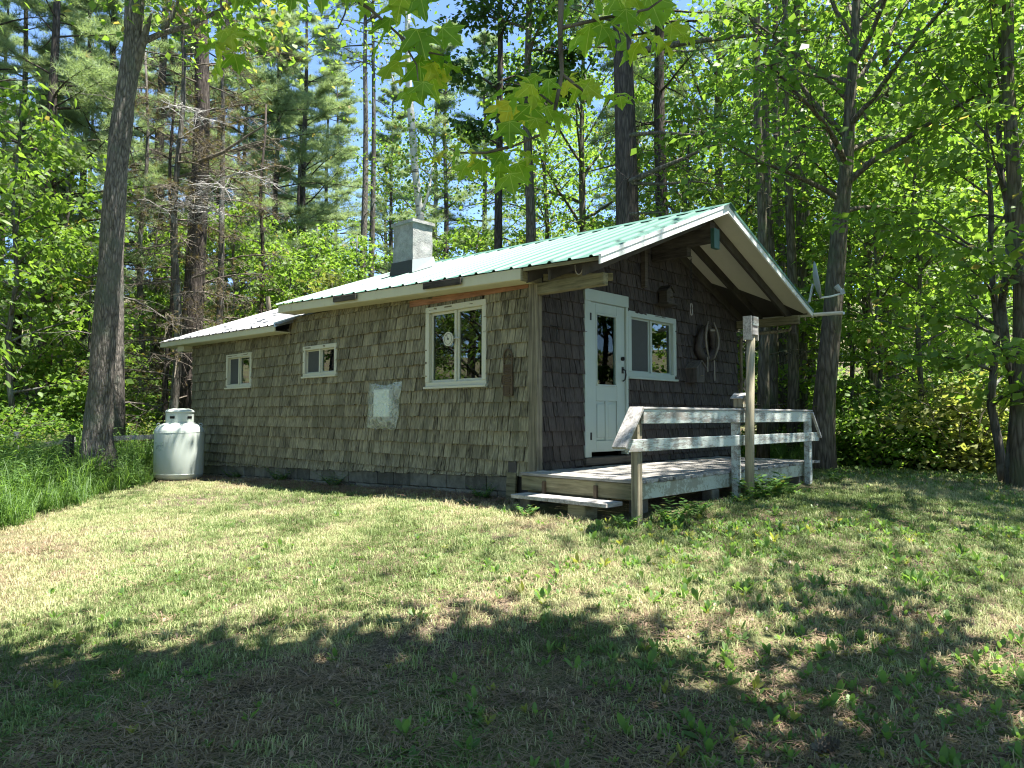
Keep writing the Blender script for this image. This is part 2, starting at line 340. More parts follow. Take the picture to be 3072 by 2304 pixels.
def m_ground():
    m, nt, out = newmat('ground_soil'); v = coords(nt); n = noise(nt, v, .55, 5, .6); n2 = noise(nt, v, 5, 6, .7); n3 = noise(nt, v, 60, 5, .75)
    soil = ramp(nt, n3, [(.32, (.02, .016, .012)), (.52, (.13, .10, .075)), (.72, (.36, .28, .20))]); gr = ramp(nt, n3, [(.32, (.045, .05, .02)), (.7, (.27, .28, .13))])
    f = mth(nt, 'ADD', mth(nt, 'MULTIPLY', n, .7), mth(nt, 'MULTIPLY', n2, .4)); c = mixc(nt, ramp(nt, f, [(.47, (0, 0, 0)), (.62, (1, 1, 1))]), soil, gr)
    princ(nt, out, c, .95, mth(nt, 'ADD', n2, n3), .8, .03, spec=.1); return m
GROUND = m_ground()
# ================================================================== GROUND
def build_ground():
    a = np.concatenate([np.linspace(-400, -45, 10), np.linspace(-42, -16, 18), np.arange(-15, 20, .25), np.linspace(21, 55, 22), np.linspace(60, 400, 10)])
    xs, ys = np.meshgrid(a, a, indexing='ij'); X = xs.ravel(); Y = ys.ravel()
    Z = gz(X, Y); near = (np.abs(X) < 20) & (np.abs(Y) < 20)
    Z = Z + np.where(near, (fbm(X, Y, 1.1) - .5) * .05 + (fbm(X + 9, Y, .45) - .5) * .02, 0)
    Z = np.where(np.hypot(X, Y) > 120, np.clip(Z, -2, 16), Z)
    n = len(a); idx = np.arange(n * n).reshape(n, n)
    f = np.stack([idx[:-1, :-1], idx[1:, :-1], idx[1:, 1:], idx[:-1, 1:]], -1).reshape(-1, 4)
    me = bpy.data.meshes.new('ground'); me.from_pydata(np.stack([X, Y, Z], -1).tolist(), [], f.tolist()); me.polygons.foreach_set('use_smooth', [True] * len(me.polygons))
    o = bpy.data.objects.new('ground', me); COL.objects.link(o); me.materials.append(GROUND); o['kind'] = 'structure'
build_ground()

# ================================================================== CABIN
cabin = thing('cabin', 'small weathered shingle cabin with green metal roof and white door', 'cabin', (0, 0, -.45))
WID, LEN = 5.28, 10.28; RX = 2.6
def ez(y): return 2.42 + .03 * (y + 1.25)
def rz(y): return 3.60 + .02 * (y + 1.2)
EX = -.33
def roofz(x, y):
    e = ez(y); r = rz(y); return e + (r - e) * (x - EX) / (RX - EX) if x <= RX else e + (r - e) * (2 * RX - EX - x) / (RX - EX)

class Wall:
    """local frame of a wall: a = along, z = up, b = outward"""
    def __init__(s, side): s.s = side
    def p(s, a, z, b): return (-b, a, z) if s.s == 'L' else (a, -b, z)
    def lbox(s, mb, a0, a1, z0, z1, b0, b1):
        p = s.p(a0, z0, b0); q = s.p(a1, z1, b1)
        return mb.box([min(i, j) for i, j in zip(p, q)], [max(i, j) for i, j in zip(p, q)])
WL, WF = Wall('L'), Wall('F')
win1 = (7.457, 8.558, 1.227, 1.918); win2 = (4.449, 5.522, 1.34, 1.887); winB = (.881, 2.131, 1.065, 2.22); winF = (1.907, 3.206, 1.216, 2.18); doorT = (.905, 1.90, .13, 2.372)
def sheath(W, A0, A1, Z0, Z1, holes, mb):
    as_ = sorted({A0, A1, *[h[0] for h in holes], *[h[1] for h in holes]}); zs = sorted({Z0, Z1, *[h[2] for h in holes], *[h[3] for h in holes]})
    for i in range(len(as_) - 1):
        for j in range(len(zs) - 1):
            ca = (as_[i] + as_[i + 1]) / 2; cz = (zs[j] + zs[j + 1]) / 2
            if any(h[0] < ca < h[1] and h[2] < cz < h[3] for h in holes): continue
            W.lbox(mb, as_[i], as_[i + 1], zs[j], zs[j + 1], -.13, -.022)
def shrink(h, k=.05): return (h[0] + k, h[1] - k, h[2] + k, h[3] - k)
holesL = [shrink(win1), shrink(win2), shrink(winB)]; holesF = [shrink(winF), (doorT[0] + .08, doorT[1] - .03, doorT[2] - .01, doorT[3] - .08)]
mb = MB(); sheath(WL, 0.02, LEN, -.42, 2.42, holesL, mb)
wall_l = part('side_wall', mb, SHEATH, cabin)
mb = MB(); sheath(WF, 0.0, WID, -.5, 2.35, holesF, mb); mb.prism([(0.0, .02, 2.35), (WID, .02, 2.35), (RX, .02, 3.48)], (0, .1, 0))
wall_f = part('front_wall', mb, SHEATH, cabin)
mb = MB(); mb.box((WID - .13, .13, -.5), (WID, LEN, 2.35)); mb.box((.13, LEN - .13, -.6), (WID - .13, LEN, 2.3)); mb.box((.13, .13, -.5), (WID - .13, LEN - .13, -.02))
mb.prism([(.13, 5.9, 0), (WID - .13, 5.9, 0), (WID - .13, 5.9, 2.5), (RX, 5.9, 3.55), (.13, 5.9, 2.5)], (0, .04, 0)); mb.box((.13, .13, 2.36), (WID - .13, LEN - .13, 2.40))
part('inner_shell', mb, INTERIOR, cabin)

# ---- shingles: wedge boards, butts proud; the 300 that show largest are parts, the rest one joined part per wall
EXPO = .187
def zbot(y): return -.085 - .030 * y
shing = []
def lay(W, A0, A1, zfun0, ztop, holes, jogs=()):
    k = 0
    z = .0
    zmin = min(zfun0(A0), zfun0(A1)); nrow = int((3.6 - zmin) / EXPO) + 1
    base = -.085 - 3 * EXPO
    for r in range(nrow + 4):
        z0 = base + r * EXPO; a = A0 + random.uniform(-.1, 0)
        while a < A1:
            w = random.choice([.08, .1, .115, .13, .15, .17, .2]) * random.uniform(.9, 1.12); a0, a1 = max(a, A0), min(a + w, A1); a += w
            if a1 - a0 < .03: continue
            c = (a0 + a1) / 2; zt = ztop(c); zb = zfun0(c)
            zl, zh = z0 + random.uniform(-.004, .004), z0 + EXPO * 1.08
            if zh < zb + .03 or zl > zt - .03: continue
            zl = max(zl, zb + random.uniform(-.015, .01)); zh = min(zh, zt)
            skip = False
            for h in holes:
                if a1 > h[0] and a0 < h[1]:
                    if h[0] < c < h[1]:
                        if zl >= h[2] - .02 and zh <= h[3] + EXPO * .2 and zl < h[3] - .03: skip = True
                        elif zl < h[2] < zh: zh = h[2] + .01
                        elif zl < h[3] < zh: zl = h[3] - .01
                    elif zh > h[2] and zl < h[3]:
                        if c < h[0]: a1 = min(a1, h[0] + .02)
                        else: a0 = max(a0, h[1] - .02)
            if skip or zh - zl < .025 or a1 - a0 < .02: continue
            shing.append((W, a0 + .005, a1 - .005, zl, zh))
lay(WL, .10, LEN, zbot, lambda a: 2.45 if a < 5.98 else 2.26, [shrink(win1, .03), shrink(win2, .03), shrink(winB, .03)])
lay(WF, .03, WID, lambda a: .01, lambda a: min(3.42, roofz(a, 0) - .14), [shrink(winF, .03), (doorT[0] + .03, doorT[1] - .02, -.1, doorT[3] - .03)])
def sh_geo(w, h, lean, var):
    """a split shingle, origin at bottom centre, x = width, y = -outward"""
    rr = random.Random(var); t = .030 + .010 * rr.random(); j = [rr.uniform(-.006, .006) for _ in range(5)]; tt = .003
    xs = [-.5, -.5 + rr.uniform(.25, .45), -.5 + rr.uniform(.55, .8), .5]; bot = [(x * w, j[i]) for i, x in enumerate(xs)]
    v = [(x, -t + lean, z) for x, z in bot] + [(x, 0, z) for x, z in bot] + [(-w / 2, -tt, h), (w / 2, -tt, h), (-w / 2, 0.004, h), (w / 2, 0.004, h)]
    f = [(0, 1, 2, 3, 9, 8), (0, 4, 5, 1), (1, 5, 6, 2), (2, 6, 7, 3), (0, 8, 10, 4), (3, 7, 11, 9), (8, 9, 11, 10)]
    return v, f
SHM = {}
def sh_mesh(var, front):
    if (var, front) not in SHM:
        mb = MB(); mb.add(*sh_geo(1.0, 1.0, 0, var)); 
        # unit mesh: keep thickness real, width and height scale with the object
        m_ = mesh_of('shingle', mb); m_.materials.append(SH_FRONT if front else SH_LEFT); SHM[(var, front)] = m_
    return SHM[(var, front)]
def area_px(s):
    W, a0, a1, z0, z1 = s; p = np.array(W.p((a0 + a1) / 2, z0, 0)) - CAM; d = p @ FWD
    n = np.array([-1., 0, 0]) if W is WL else np.array([0, -1., 0]); fac = abs(p @ n) / np.linalg.norm(p)
    px = IW / 2 + FPX * (p @ RGT) / d
    if W is WF and z0 < .8 and a0 > 1.9: fac *= .3
    return (a1 - a0) * min(z1 - z0, EXPO) * fac / d ** 2
order = sorted(range(len(shing)), key=lambda i: -area_px(shing[i])); big = set(order[:300])
rest = {'L': MB(), 'F': MB()}; baseoff = Vector((0, 0, .45))
for i, (W, a0, a1, z0, z1) in enumerate(shing):
    w, h = a1 - a0, z1 - z0; c = (a0 + a1) / 2; var = random.randrange(8); lean = random.uniform(-.004, .004) if random.random() < .88 else random.uniform(-.016, .004); front = W is WF
    if i in big:
        o = bpy.data.objects.new('shingle', sh_mesh(var, front)); COL.objects.link(o); o.parent = wall_f if front else wall_l
        o.location = Vector(W.p(c, z0, .024)) + baseoff + Vector(W.p(0, 0, lean)); o.scale = (w, 1, h)
        o.rotation_euler = (0, random.uniform(-.012, .012), 0) if front else (random.uniform(-.012, .012), 0, -math.pi / 2)
        if front: o.location.y += .024
        else: o.location.x += .024
    else:
        v, f = sh_geo(w, h, lean, var); v = [W.p(c + p[0] * (1 if front else -1), z0 + p[2], -p[1]) for p in v]; rest['F' if front else 'L'].add(v, f, random.random())
part('shingle_siding', rest['L'], SH_LEFT, wall_l, kind='stuff'); part('shingle_siding', rest['F'], SH_FRONT, wall_f, kind='stuff')

# corner boards and frieze
mb = MB(); mb.box((-.045, .0, -.3), (-.006, .11, 2.36)); mb.box((-.045, -.04, -.3), (.05, -.002, 2.36)); part('corner_board', mb, CORNERW, wall_l, bevel=.004, label='weathered corner board between the two shingled walls')
mb = MB(); mb.box((-.035, .12, 2.27), (-.012, 2.5, 2.36)); part('frieze_board', mb, REDWOOD, wall_l, label='raw reddish board under the eave')
mb = MB(); mb.box((-.03, 5.955, 2.13), (-.004, 5.985, 2.42)); part('joint_strip', mb, DKWOOD, wall_l)
# foundation blocks
fnd = part('foundation', MB().box((.02, .1, -1.1), (.15, LEN, -.44)), SHEATH, cabin)
for r in range(3):
    y = .5 - .2 * (r % 2)
    while y < LEN - .1:
        zt = -.09 - r * .2 - .030 * y; y1 = min(y + .392, LEN)
        if zt - .19 < g1(-.1, y) + .35 or True:
            part('concrete_block', MB().box((-.004 + random.uniform(0, .012), y, zt - .188), (.13, y1, zt)), BLOCK, fnd, bevel=.006)
        y += .402
mb = MB(); mb.beam((-.06, .40, -.55), (-.03, .40, -.045), .16, .035, (1, 0, 0)); part('leaning_board', mb, TREATED, fnd, bevel=.003, label='short board standing under the vent hole')
mb = MB(); mb.box((-.03, .33, -.04), (-.021, .47, .095)); part('vent_shade_plate', mb, INTERIOR, fnd)  # no real opening: dark plate painted as the shade inside a vent

# ---- windows
def window(W, R, trim, mull, frame_mat, name='window', fw=.075, screen=None, proud=.035, label=None, curtain=None, sash=.035):
    a0, a1, z0, z1 = R; mb = MB()
    W.lbox(mb, a0, a1, z1 - fw, z1, -.06, proud); W.lbox(mb, a0, a0 + fw, z0 + fw, z1 - fw, -.06, proud); W.lbox(mb, a1 - fw, a1, z0 + fw, z1 - fw, -.06, proud); W.lbox(mb, a0, a1, z0 + .02, z0 + fw, -.06, proud - .004)
    w = part(name, mb, frame_mat, cabin, bevel=.004, label=label)
    mb = MB(); W.lbox(mb, a0 - .015, a1 + .015, z0 - .012, z0 + .019, -.03, proud + .025); part('sill', mb, frame_mat, w, bevel=.003)
    i0, i1, j0, j1 = a0 + fw, a1 - fw, z0 + fw, z1 - fw; mid = i0 + (i1 - i0) * mull
    mb = MB(); W.lbox(mb, mid - .022, mid + .022, j0, j1, -.05, .012); part('mullion', mb, frame_mat, w, bevel=.003)
    for k, (p, q) in enumerate(((i0, mid - .022), (mid + .022, i1))):
        mb = MB(); s_ = sash; b0, b1 = (-.05, -.02) if k else (-.045, -.012)
        W.lbox(mb, p, q, j0, j0 + s_, b0, b1); W.lbox(mb, p, q, j1 - s_, j1, b0, b1); W.lbox(mb, p, p + s_, j0 + s_, j1 - s_, b0, b1); W.lbox(mb, q - s_, q, j0 + s_, j1 - s_, b0, b1)
        part('sash', mb, frame_mat, w, bevel=.002)
        mb = MB(); W.lbox(mb, p + s_, q - s_, j0 + s_, j1 - s_, -.036, -.030); part('pane', mb, GLASS, w)
        if screen == k:
            mb = MB(); W.lbox(mb, p + s_, q - s_, j0 + s_, j1 - s_, -.026, -.0235); part('insect_screen', mb, SCREEN, w)
        if curtain and k in curtain:
            mb = MB(); vs = []; n = 26
            for u in range(n + 1):
                a = p + (q - p) * u / n; b = -.14 - .018 * math.sin(u * 1.7) - .01 * math.sin(u * .6)
                vs += [W.p(a, j0 - .05, b), W.p(a, j1 + .05, b)]
            mb.add(vs, [(2 * u, 2 * u + 2, 2 * u + 3, 2 * u + 1) for u in range(n)]); part('curtain', mb, CURTAIN, w, smooth=True)
    return w
window(WL, win1, TRIM, .52, TRIM, screen=1, fw=.07, label='small sliding window nearest the gas tank', sash=.022)
window(WL, win2, TRIM, .52, TRIM, screen=1, fw=.07, label='small sliding window in the middle of the side wall', sash=.022)
wB = window(WL, winB, TRIM, .5, TRIM, fw=.08, curtain=(0, 1), label='tall cream casement window near the cabin corner')
wF = window(WF, winF, DOORP, .48, DOORP, screen=0, fw=.085, curtain=(1,), label='mint white sliding window beside the door', sash=.025)
# door
a0, a1, z0, z1 = doorT; dw = .135
mb = MB(); WF.lbox(mb, a0, a0 + dw, z0 - .01, z1 - .16, -.06, .04); WF.lbox(mb, a1 - .05, a1, z0, z1 - .16, -.06, .04); WF.lbox(mb, a0, a1 + .01, z1 - .16, z1, -.06, .044)
door = part('door', mb, DOORP, cabin, bevel=.005, label='mint white entrance door with tall glass and two lower panels')
s0, s1, b0, b1 = a0 + dw + .004, a1 - .054, .185, z1 - .164
mb = MB(); gl = (1.175, 1.655, 1.075, 2.07)
for (p, q, r, t) in ((s0, gl[0], b0, b1), (gl[1], s1, b0, b1), (gl[0], gl[1], b0, .335), (gl[0], gl[1], .875, gl[2]), (gl[0], gl[1], gl[3], b1), ((gl[0] + gl[1]) / 2 - .03, (gl[0] + gl[1]) / 2 + .03, .335, .875)): WF.lbox(mb, p, q, r, t, -.03, .012)
WF.lbox(mb, gl[0], gl[1], .335, .875, -.03, -.006); part('door_leaf', mb, DOORP, door, bevel=.004)
for k in range(2):
    m0 = gl[0] + .03 + k * ((gl[1] - gl[0]) / 2 + .005); m1 = m0 + (gl[1] - gl[0]) / 2 - .065; mb = MB(); WF.lbox(mb, m0, m1, .375, .835, -.006, .006); part('raised_panel', mb, DOORP, door, bevel=.012)
mb = MB(); f_ = .025
for (p, q, r, t) in ((gl[0], gl[0] + f_, gl[2], gl[3]), (gl[1] - f_, gl[1], gl[2], gl[3]), (gl[0] + f_, gl[1] - f_, gl[2], gl[2] + f_), (gl[0] + f_, gl[1] - f_, gl[3] - f_, gl[3])): WF.lbox(mb, p, q, r, t, -.02, .02)
part('glass_bead', mb, DOORP, door, bevel=.004)
mb = MB(); WF.lbox(mb, gl[0] + f_, gl[1] - f_, gl[2] + f_, gl[3] - f_, -.014, -.008); part('glass_pane', mb, GLASS_DULL, door)
mb = MB(); WF.lbox(mb, gl[0] + f_, gl[1] - f_, gl[2] + f_, gl[3] - f_, -.05, -.045); part('dark_backing', mb, SCREEN, door)  # flat dark sheet behind the door glass
mb = MB(); c_ = WF.p(1.775, 1.475, .014); mb.tube([c_, (c_[0], c_[1] - .03, c_[2])], .028, 12); mb.beam((c_[0], c_[1] - .034, c_[2] - .02), (c_[0], c_[1] - .034, c_[2] + .02), .012, .02, (0, 1, 0)); part('deadbolt', mb, IRON, door)
mb = MB(); hx = 1.79; WF.lbox(mb, hx - .02, hx + .02, 1.27, 1.36, .012, .02); mb.tube([(hx, -.02, 1.33), (hx, -.06, 1.31), (hx, -.07, 1.25), (hx, -.055, 1.18), (hx, -.02, 1.16)], [.01, .011, .012, .011, .01], 8); part('door_handle', mb, IRON, door)
for z in (1.95, .35):
    mb = MB(); WF.lbox(mb, s0 - .035, s0 - .005, z, z + .1, .012, .046); part('hinge', mb, IRON, door)
mb = MB(); mb.box((a0 - .02, -.07, .02), (a1 + .04, -.003, .115)); part('threshold', mb, DKWOOD, door, bevel=.004)

# ---- roof
roof = part('roof', (lambda m: (m.add([(EX + .06, -1.18, ez(-1.2) - .02), (RX, -1.18, rz(-1.2) - .03), (RX, 5.9, rz(5.9) - .03), (EX + .06, 5.9, ez(5.9) - .02), (EX + .06, -1.18, ez(-1.2) - .05), (RX, -1.18, rz(-1.2) - .06), (RX, 5.9, rz(5.9) - .06), (EX + .06, 5.9, ez(5.9) - .05)],
        [(0, 1, 2, 3), (7, 6, 5, 4), (0, 4, 5, 1), (1, 5, 6, 2), (2, 6, 7, 3), (3, 7, 4, 0)]),
        m.add([(2 * RX - EX - .06, -1.18, ez(-1.2) - .02), (RX, -1.18, rz(-1.2) - .03), (RX, 5.9, rz(5.9) - .03), (2 * RX - EX - .06, 5.9, ez(5.9) - .02), (2 * RX - EX - .06, -1.18, ez(-1.2) - .05), (RX, -1.18, rz(-1.2) - .06), (RX, 5.9, rz(5.9) - .06), (2 * RX - EX - .06, 5.9, ez(5.9) - .05)],
        [(0, 3, 2, 1), (4, 5, 6, 7), (0, 1, 5, 4), (1, 2, 6, 5), (2, 3, 7, 6), (3, 0, 4, 7)]))[0] and m)(MB()), SHEATH, cabin)
RIB = [(0, 0), (.118, 0), (.135, .021), (.168, .021), (.185, 0), (.305, 0)]
def metal_panel(y0, y1, E, R, mat, parent, name='roof_panel', mids=4):
    mb = MB(); cols = []
    k = 0; y = y0
    while y < y1 - 1e-6:
        for (u, h) in (RIB if not cols else RIB[1:]):
            if y + u <= y1 + 1e-6: cols.append((y + u, h))
        y += .305
    rows = []
    for r in range(mids + 1):
        t = r / mids
        for (yy, h) in cols:
            e = Vector(E(yy)); q = Vector(R(yy)); p = e.lerp(q, t); p.z += h + random.uniform(-.0015, .0015); rows.append(p)
    n = len(cols); mb.add(rows, [(r * n + c, r * n + c + 1, (r + 1) * n + c + 1, (r + 1) * n + c) for r in range(mids) for c in range(n - 1)])
    o = part(name, mb, mat, parent); s = o.modifiers.new('thick', 'SOLIDIFY'); s.thickness = .002; return o
y = -1.25
while y < 5.9:
    y2 = min(y + .915, 5.92); j = random.uniform(-.012, .012)
    metal_panel(y, y2, lambda q: (EX - .02 + j, q, ez(q)), lambda q: (RX, q, rz(q)), ROOFG, roof)
    metal_panel(y, y2, lambda q: (2 * RX - EX + .02, q, ez(q)), lambda q: (RX, q, rz(q)), ROOFG, roof)
    y = y2
mb = MB(); mb.add([(RX - .16, -1.28, rz(-1.28) - .045), (RX, -1.28, rz(-1.28) + .03), (RX + .16, -1.28, rz(-1.28) - .045), (RX - .16, 5.95, rz(5.95) - .045), (RX, 5.95, rz(5.95) + .03), (RX + .16, 5.95, rz(5.95) - .045)], [(0, 1, 4, 3), (1, 2, 5, 4)])
o = part('ridge_cap', mb, ROOFG, roof); s = o.modifiers.new('thick', 'SOLIDIFY'); s.thickness = .004
# addition roof
def aez(y): return 2.29 + .012 * (y - 6)
y = 5.75
while y < 11.35:
    y2 = min(y + .915, 11.37)
    metal_panel(y, y2, lambda q: (EX - .02, q, aez(q)), lambda q: (RX, q, 3.46), ROOFW, roof, mids=3)
    y = y2
metal_panel(5.95, 11.36, lambda q: (2 * RX - EX, q, aez(q)), lambda q: (RX, q, 3.46), ROOFW, roof, mids=2)
mb = MB(); mb.prism([(.02, LEN - .1, 2.24), (WID, LEN - .1, 2.24), (RX, LEN - .1, 3.36)], (0, .08, 0)); part('gable_infill', mb, SHEATH, roof)
mb = MB(); mb.add([(EX - .03, 5.98, aez(6) + .03), (EX + .5, 5.92, aez(6) + .22), (EX + .5, 6.06, aez(6) + .245), (EX - .03, 6.12, aez(6) + .05), (EX - .05, 5.9, aez(6) - .05), (EX + .3, 5.87, aez(6) + .06)], [(0, 1, 2, 3), (4, 5, 1, 0)])
part('bent_flashing', mb, GALV, roof)
mb = MB(); p = hit(808, 905, 0, .55); mb.tube([(p[0], p[1], p[2] - .16), (p[0] - .03, p[1] + .02, p[2] + .10)], [.045, .045], 10); part('vent_stub', mb, POSTW, roof)
# fascia (side)
def run(name, mat, y0, y1, x0, x1, zt, zb, parent=roof, **k):
    mb = MB(); vs = []
    for q in (y0, y1): vs += [(x0, q, zt(q)), (x1, q, zt(q)), (x1, q, zb(q)), (x0, q, zb(q))]
    mb.add(vs, [(0, 1, 2, 3), (7, 6, 5, 4), (0, 4, 5, 1), (1, 5, 6, 2), (2, 6, 7, 3), (3, 7, 4, 0)]); return part(name, mb, mat, parent, **k)
run('fascia_board', FASCIA, -.02, 5.88, EX + .005, EX + .03, lambda q: ez(q) - .006, lambda q: ez(q) - .14, bevel=.003)
run('soffit_board', FASCIA, -.02, 5.88, EX + .031, -.008, lambda q: ez(q) - .125, lambda q: ez(q) - .145)
run('fascia_board', FASCIA, 6.0, 11.33, EX + .005, EX + .03, lambda q: aez(q) - .006, lambda q: aez(q) - .115, bevel=.003)
run('soffit_board', FASCIA, 6.0, 11.33, EX + .031, -.008, lambda q: aez(q) - .10, lambda q: aez(q) - .12)
run('soffit_return', FASCIA, LEN + .0, LEN + .35, EX + .12, .02, lambda q: aez(q) - .121, lambda q: aez(q) - .24)
run('eave_end_board', TREATED, -.05, -.021, EX + .005, .03, lambda q: ez(q) - .02, lambda q: ez(q) - .16)
for (pa, pb, nm) in (((1273, 853), (1385, 838), 'gutter_piece'), ((1003, 900), (1070, 892), 'gutter_piece')):
    A = hit(*pa, 0, EX - .02); B = hit(*pb, 0, EX - .02); z = (ez(A[1]) - .055)
    mb = MB(); mb.beam((EX - .035, A[1], ez(A[1]) - .062), (EX - .035, B[1], ez(B[1]) - .062), .03, .085); part(nm, mb, DKWOOD, roof, bevel=.004, label='short dark board nailed to the fascia')
# edge strip of the overhang (no fascia there)
run('eave_drip_strip', TREATED, -1.22, -.06, EX + .01, EX + .03, lambda q: ez(q) - .008, lambda q: ez(q) - .045)
# barge boards
for sgn, nm in ((-1, 'left'), (1, 'right')):
    xe = EX - .03 if sgn < 0 else 2 * RX - EX + .03; y0 = -1.245
    mb = MB(); v = [(RX, y0, rz(-1.2) + .012), (xe, y0, ez(-1.25) + .012), (xe, y0, ez(-1.25) - .10), (RX, y0, rz(-1.2) - .115)]; mb.prism(v, (0, .028, 0)); part('barge_board', mb, BARGE, roof, bevel=.003)
    mb = MB(); v = [(RX, y0 - .008, rz(-1.2) + .022), (xe, y0 - .008, ez(-1.25) + .022), (xe, y0 - .008, ez(-1.25) - .022), (RX, y0 - .008, rz(-1.2) - .022)]; mb.prism(v, (0, .006, 0)); part('metal_edge_trim', mb, ROOFG if sgn > 0 else BARGE, roof)
# overhang rafters and soffit panels
for sgn in (-1, 1):
    xe = EX + .1 if sgn < 0 else 2 * RX - EX - .1
    def RP(t, y, dz): x = RX + (xe - RX) * t; return (x, y, rz(y) + (ez(y) - rz(y)) * (abs(x - RX) / (RX - EX)) + dz)
    ys = [-1.21, -.93, -.42, -.07]
    for y in ys:
        mb = MB(); wdt = .045
        mb.add([RP(.015, y, -.06), RP(1, y, -.06), RP(1, y, -.215), RP(.015, y, -.215), RP(.015, y + wdt, -.06), RP(1, y + wdt, -.06), RP(1, y + wdt, -.215), RP(.015, y + wdt, -.215)], [(0, 1, 2, 3), (7, 6, 5, 4), (0, 4, 5, 1), (1, 5, 6, 2), (2, 6, 7, 3), (3, 7, 4, 0)])
        if y > -1.2: part('rafter', mb, RAFTER, roof, bevel=.003)
    for a_, b_ in zip([-1.215] + ys[1:-1], ys[1:]):
        mb = MB(); lo, hi = a_ + (.046 if a_ > -1.2 else 0), b_ - .002
        mb.add([RP(.02, lo, -.075), RP(1, lo, -.075), RP(1, hi, -.075), RP(.02, hi, -.075), RP(.02, lo, -.066), RP(1, lo, -.066), RP(1, hi, -.066), RP(.02, hi, -.066)], [(3, 2, 1, 0), (4, 5, 6, 7), (0, 1, 5, 4), (1, 2, 6, 5), (2, 3, 7, 6), (3, 0, 4, 7)])
        part('soffit_panel', mb, SOFFIT, roof)
# beams under the overhang
mb = MB(); mb.box((RX - .07, -1.0, 3.12), (RX + .07, -.03, 3.40)); part('ridge_beam', mb, DKWOOD, roof, bevel=.006)
mb = MB(); mb.box((RX - .06, -.62, 2.98), (RX + .06, -.03, 3.118)); part('ridge_beam', mb, DKWOOD, roof, bevel=.006, label='shorter lower beam under the ridge')
mb = MB(); mb.box((RX - .35, -.10, 2.55), (RX - .28, -.026, 3.1)); part('king_post', mb, DKWOOD, roof)
mb = MB(); mb.box((-.055, -1.05, 2.16), (.045, -.045, 2.30)); part('plate_beam', mb, TREATED, roof, bevel=.006, label='greenish beam jutting from the near wall top')
mb = MB(); mb.beam((-.02, -.12, 2.36), (.55, -.75, 2.37), .04, .09); part('brace', mb, TREATED, roof)
mb = MB(); mb.box((WID - .06, -1.12, 2.20), (WID + .04, -.03, 2.34)); part('plate_beam', mb, TREATED, roof, bevel=.006, label='beam jutting from the far wall top')
mb = MB(); mb.box((WID - .03, -1.06, 2.02), (WID + .02, -1.0, 2.34)); part('beam_bracket', mb, DKWOOD, roof)
# gutter and downspout
mb = MB(); gx = 2 * RX - EX + .07
for k in range(9):
    pass
prof = [(math.cos(a) * .055, math.sin(a) * .055) for a in np.linspace(math.pi, 2 * math.pi, 9)]; inn = [(x * .88, z * .88) for x, z in reversed(prof)]
ring = prof + inn; n = len(ring); vs = [(gx + x, q, ez(q) - .02 + z) for q in (5.8, -1.72) for x, z in ring]
mb.add(vs, [tuple(range(n)), tuple(range(2 * n - 1, n - 1, -1))] + [(k, (k + 1) % n, (k + 1) % n + n, k + n) for k in range(n)]); part('gutter', mb, WHITEP, roof)
mb = MB(); mb.tube([(gx, -.95, 2.30), (WID + .1, -.9, 2.12), (WID + .06, -.12, 2.10), (WID + .05, -.06, 2.02), (WID + .05, -.055, .75)], .028, 8); part('downspout', mb, POSTW, roof, smooth=True)
# chimney
chx0, chy0, chy1, chz = 1.2, 4.0, 4.56, 4.08; chx1 = float(hit(1100 + 1085 / 5.53, 600 + 900 / 5.53, 1, chy0)[0])
def rough_box(lo, hi, n, amp, seed):
    mb = MB(); x0, y0, z0 = lo; x1, y1, z1 = hi; rr = random.Random(seed); rows = []
    for k in range(n + 1):
        z = z0 + (z1 - z0) * k / n
        per = []
        for (ax, ay, bx, by) in ((x0, y0, x1, y0), (x1, y0, x1, y1), (x1, y1, x0, y1), (x0, y1, x0, y0)):
            for i in range(4): per.append((ax + (bx - ax) * i / 4 + rr.uniform(-amp, amp), ay + (by - ay) * i / 4 + rr.uniform(-amp, amp), z))
        rows.append(per)
    m_ = 16; mb.add([p for r in rows for p in r], [(k * m_ + i, k * m_ + (i + 1) % m_, (k + 1) * m_ + (i + 1) % m_, (k + 1) * m_ + i) for k in range(n) for i in range(m_)] + [tuple(range(m_ - 1, -1, -1)), tuple(n * m_ + i for i in range(m_))]); return mb
chim = part('chimney', rough_box((chx0, chy0, 2.6), (chx1, chy1, chz), 9, .008, 3), STUCCO, cabin)
part('chimney_cap', rough_box((chx0 - .035, chy0 - .035, chz), (chx1 + .035, chy1 + .035, chz + .055), 1, .004, 4), STUCCO, chim)
mb = MB(); fl = []
for dx, dz in ((0, 0), (.012, .24)):
    pass
o_ = .02
def rp(x, y, d): return (x, y, roofz(x, y) + d)
FV = [rp(chx0 - .05, chy0 - .05, .025), rp(chx1 + .06, chy0 - .05, .025), (chx1 + o_, chy0 - o_, roofz(chx1, chy0) + .2), (chx0 - o_, chy0 - o_, roofz(chx0, chy0) + .24),
        rp(chx0 - .05, chy1 + .05, .025), (chx0 - o_, chy1 + o_, roofz(chx0, chy1) + .24), rp(chx1 + .06, chy1 + .05, .025), (chx1 + o_, chy1 + o_, roofz(chx1, chy1) + .2)]
mb.add(FV, [(0, 1, 2, 3), (6, 4, 5, 7), (1, 6, 7, 2)]); mb2 = MB().add([FV[4], FV[0], FV[3], FV[5]], [(0, 1, 2, 3)]); TAR = m_plain('tarred_flashing', (.035, .036, .037), .6, 0, .4, 25, .5)
part('flashing', mb, GALV, chim); part('tarred_flashing', mb2, TAR, chim)

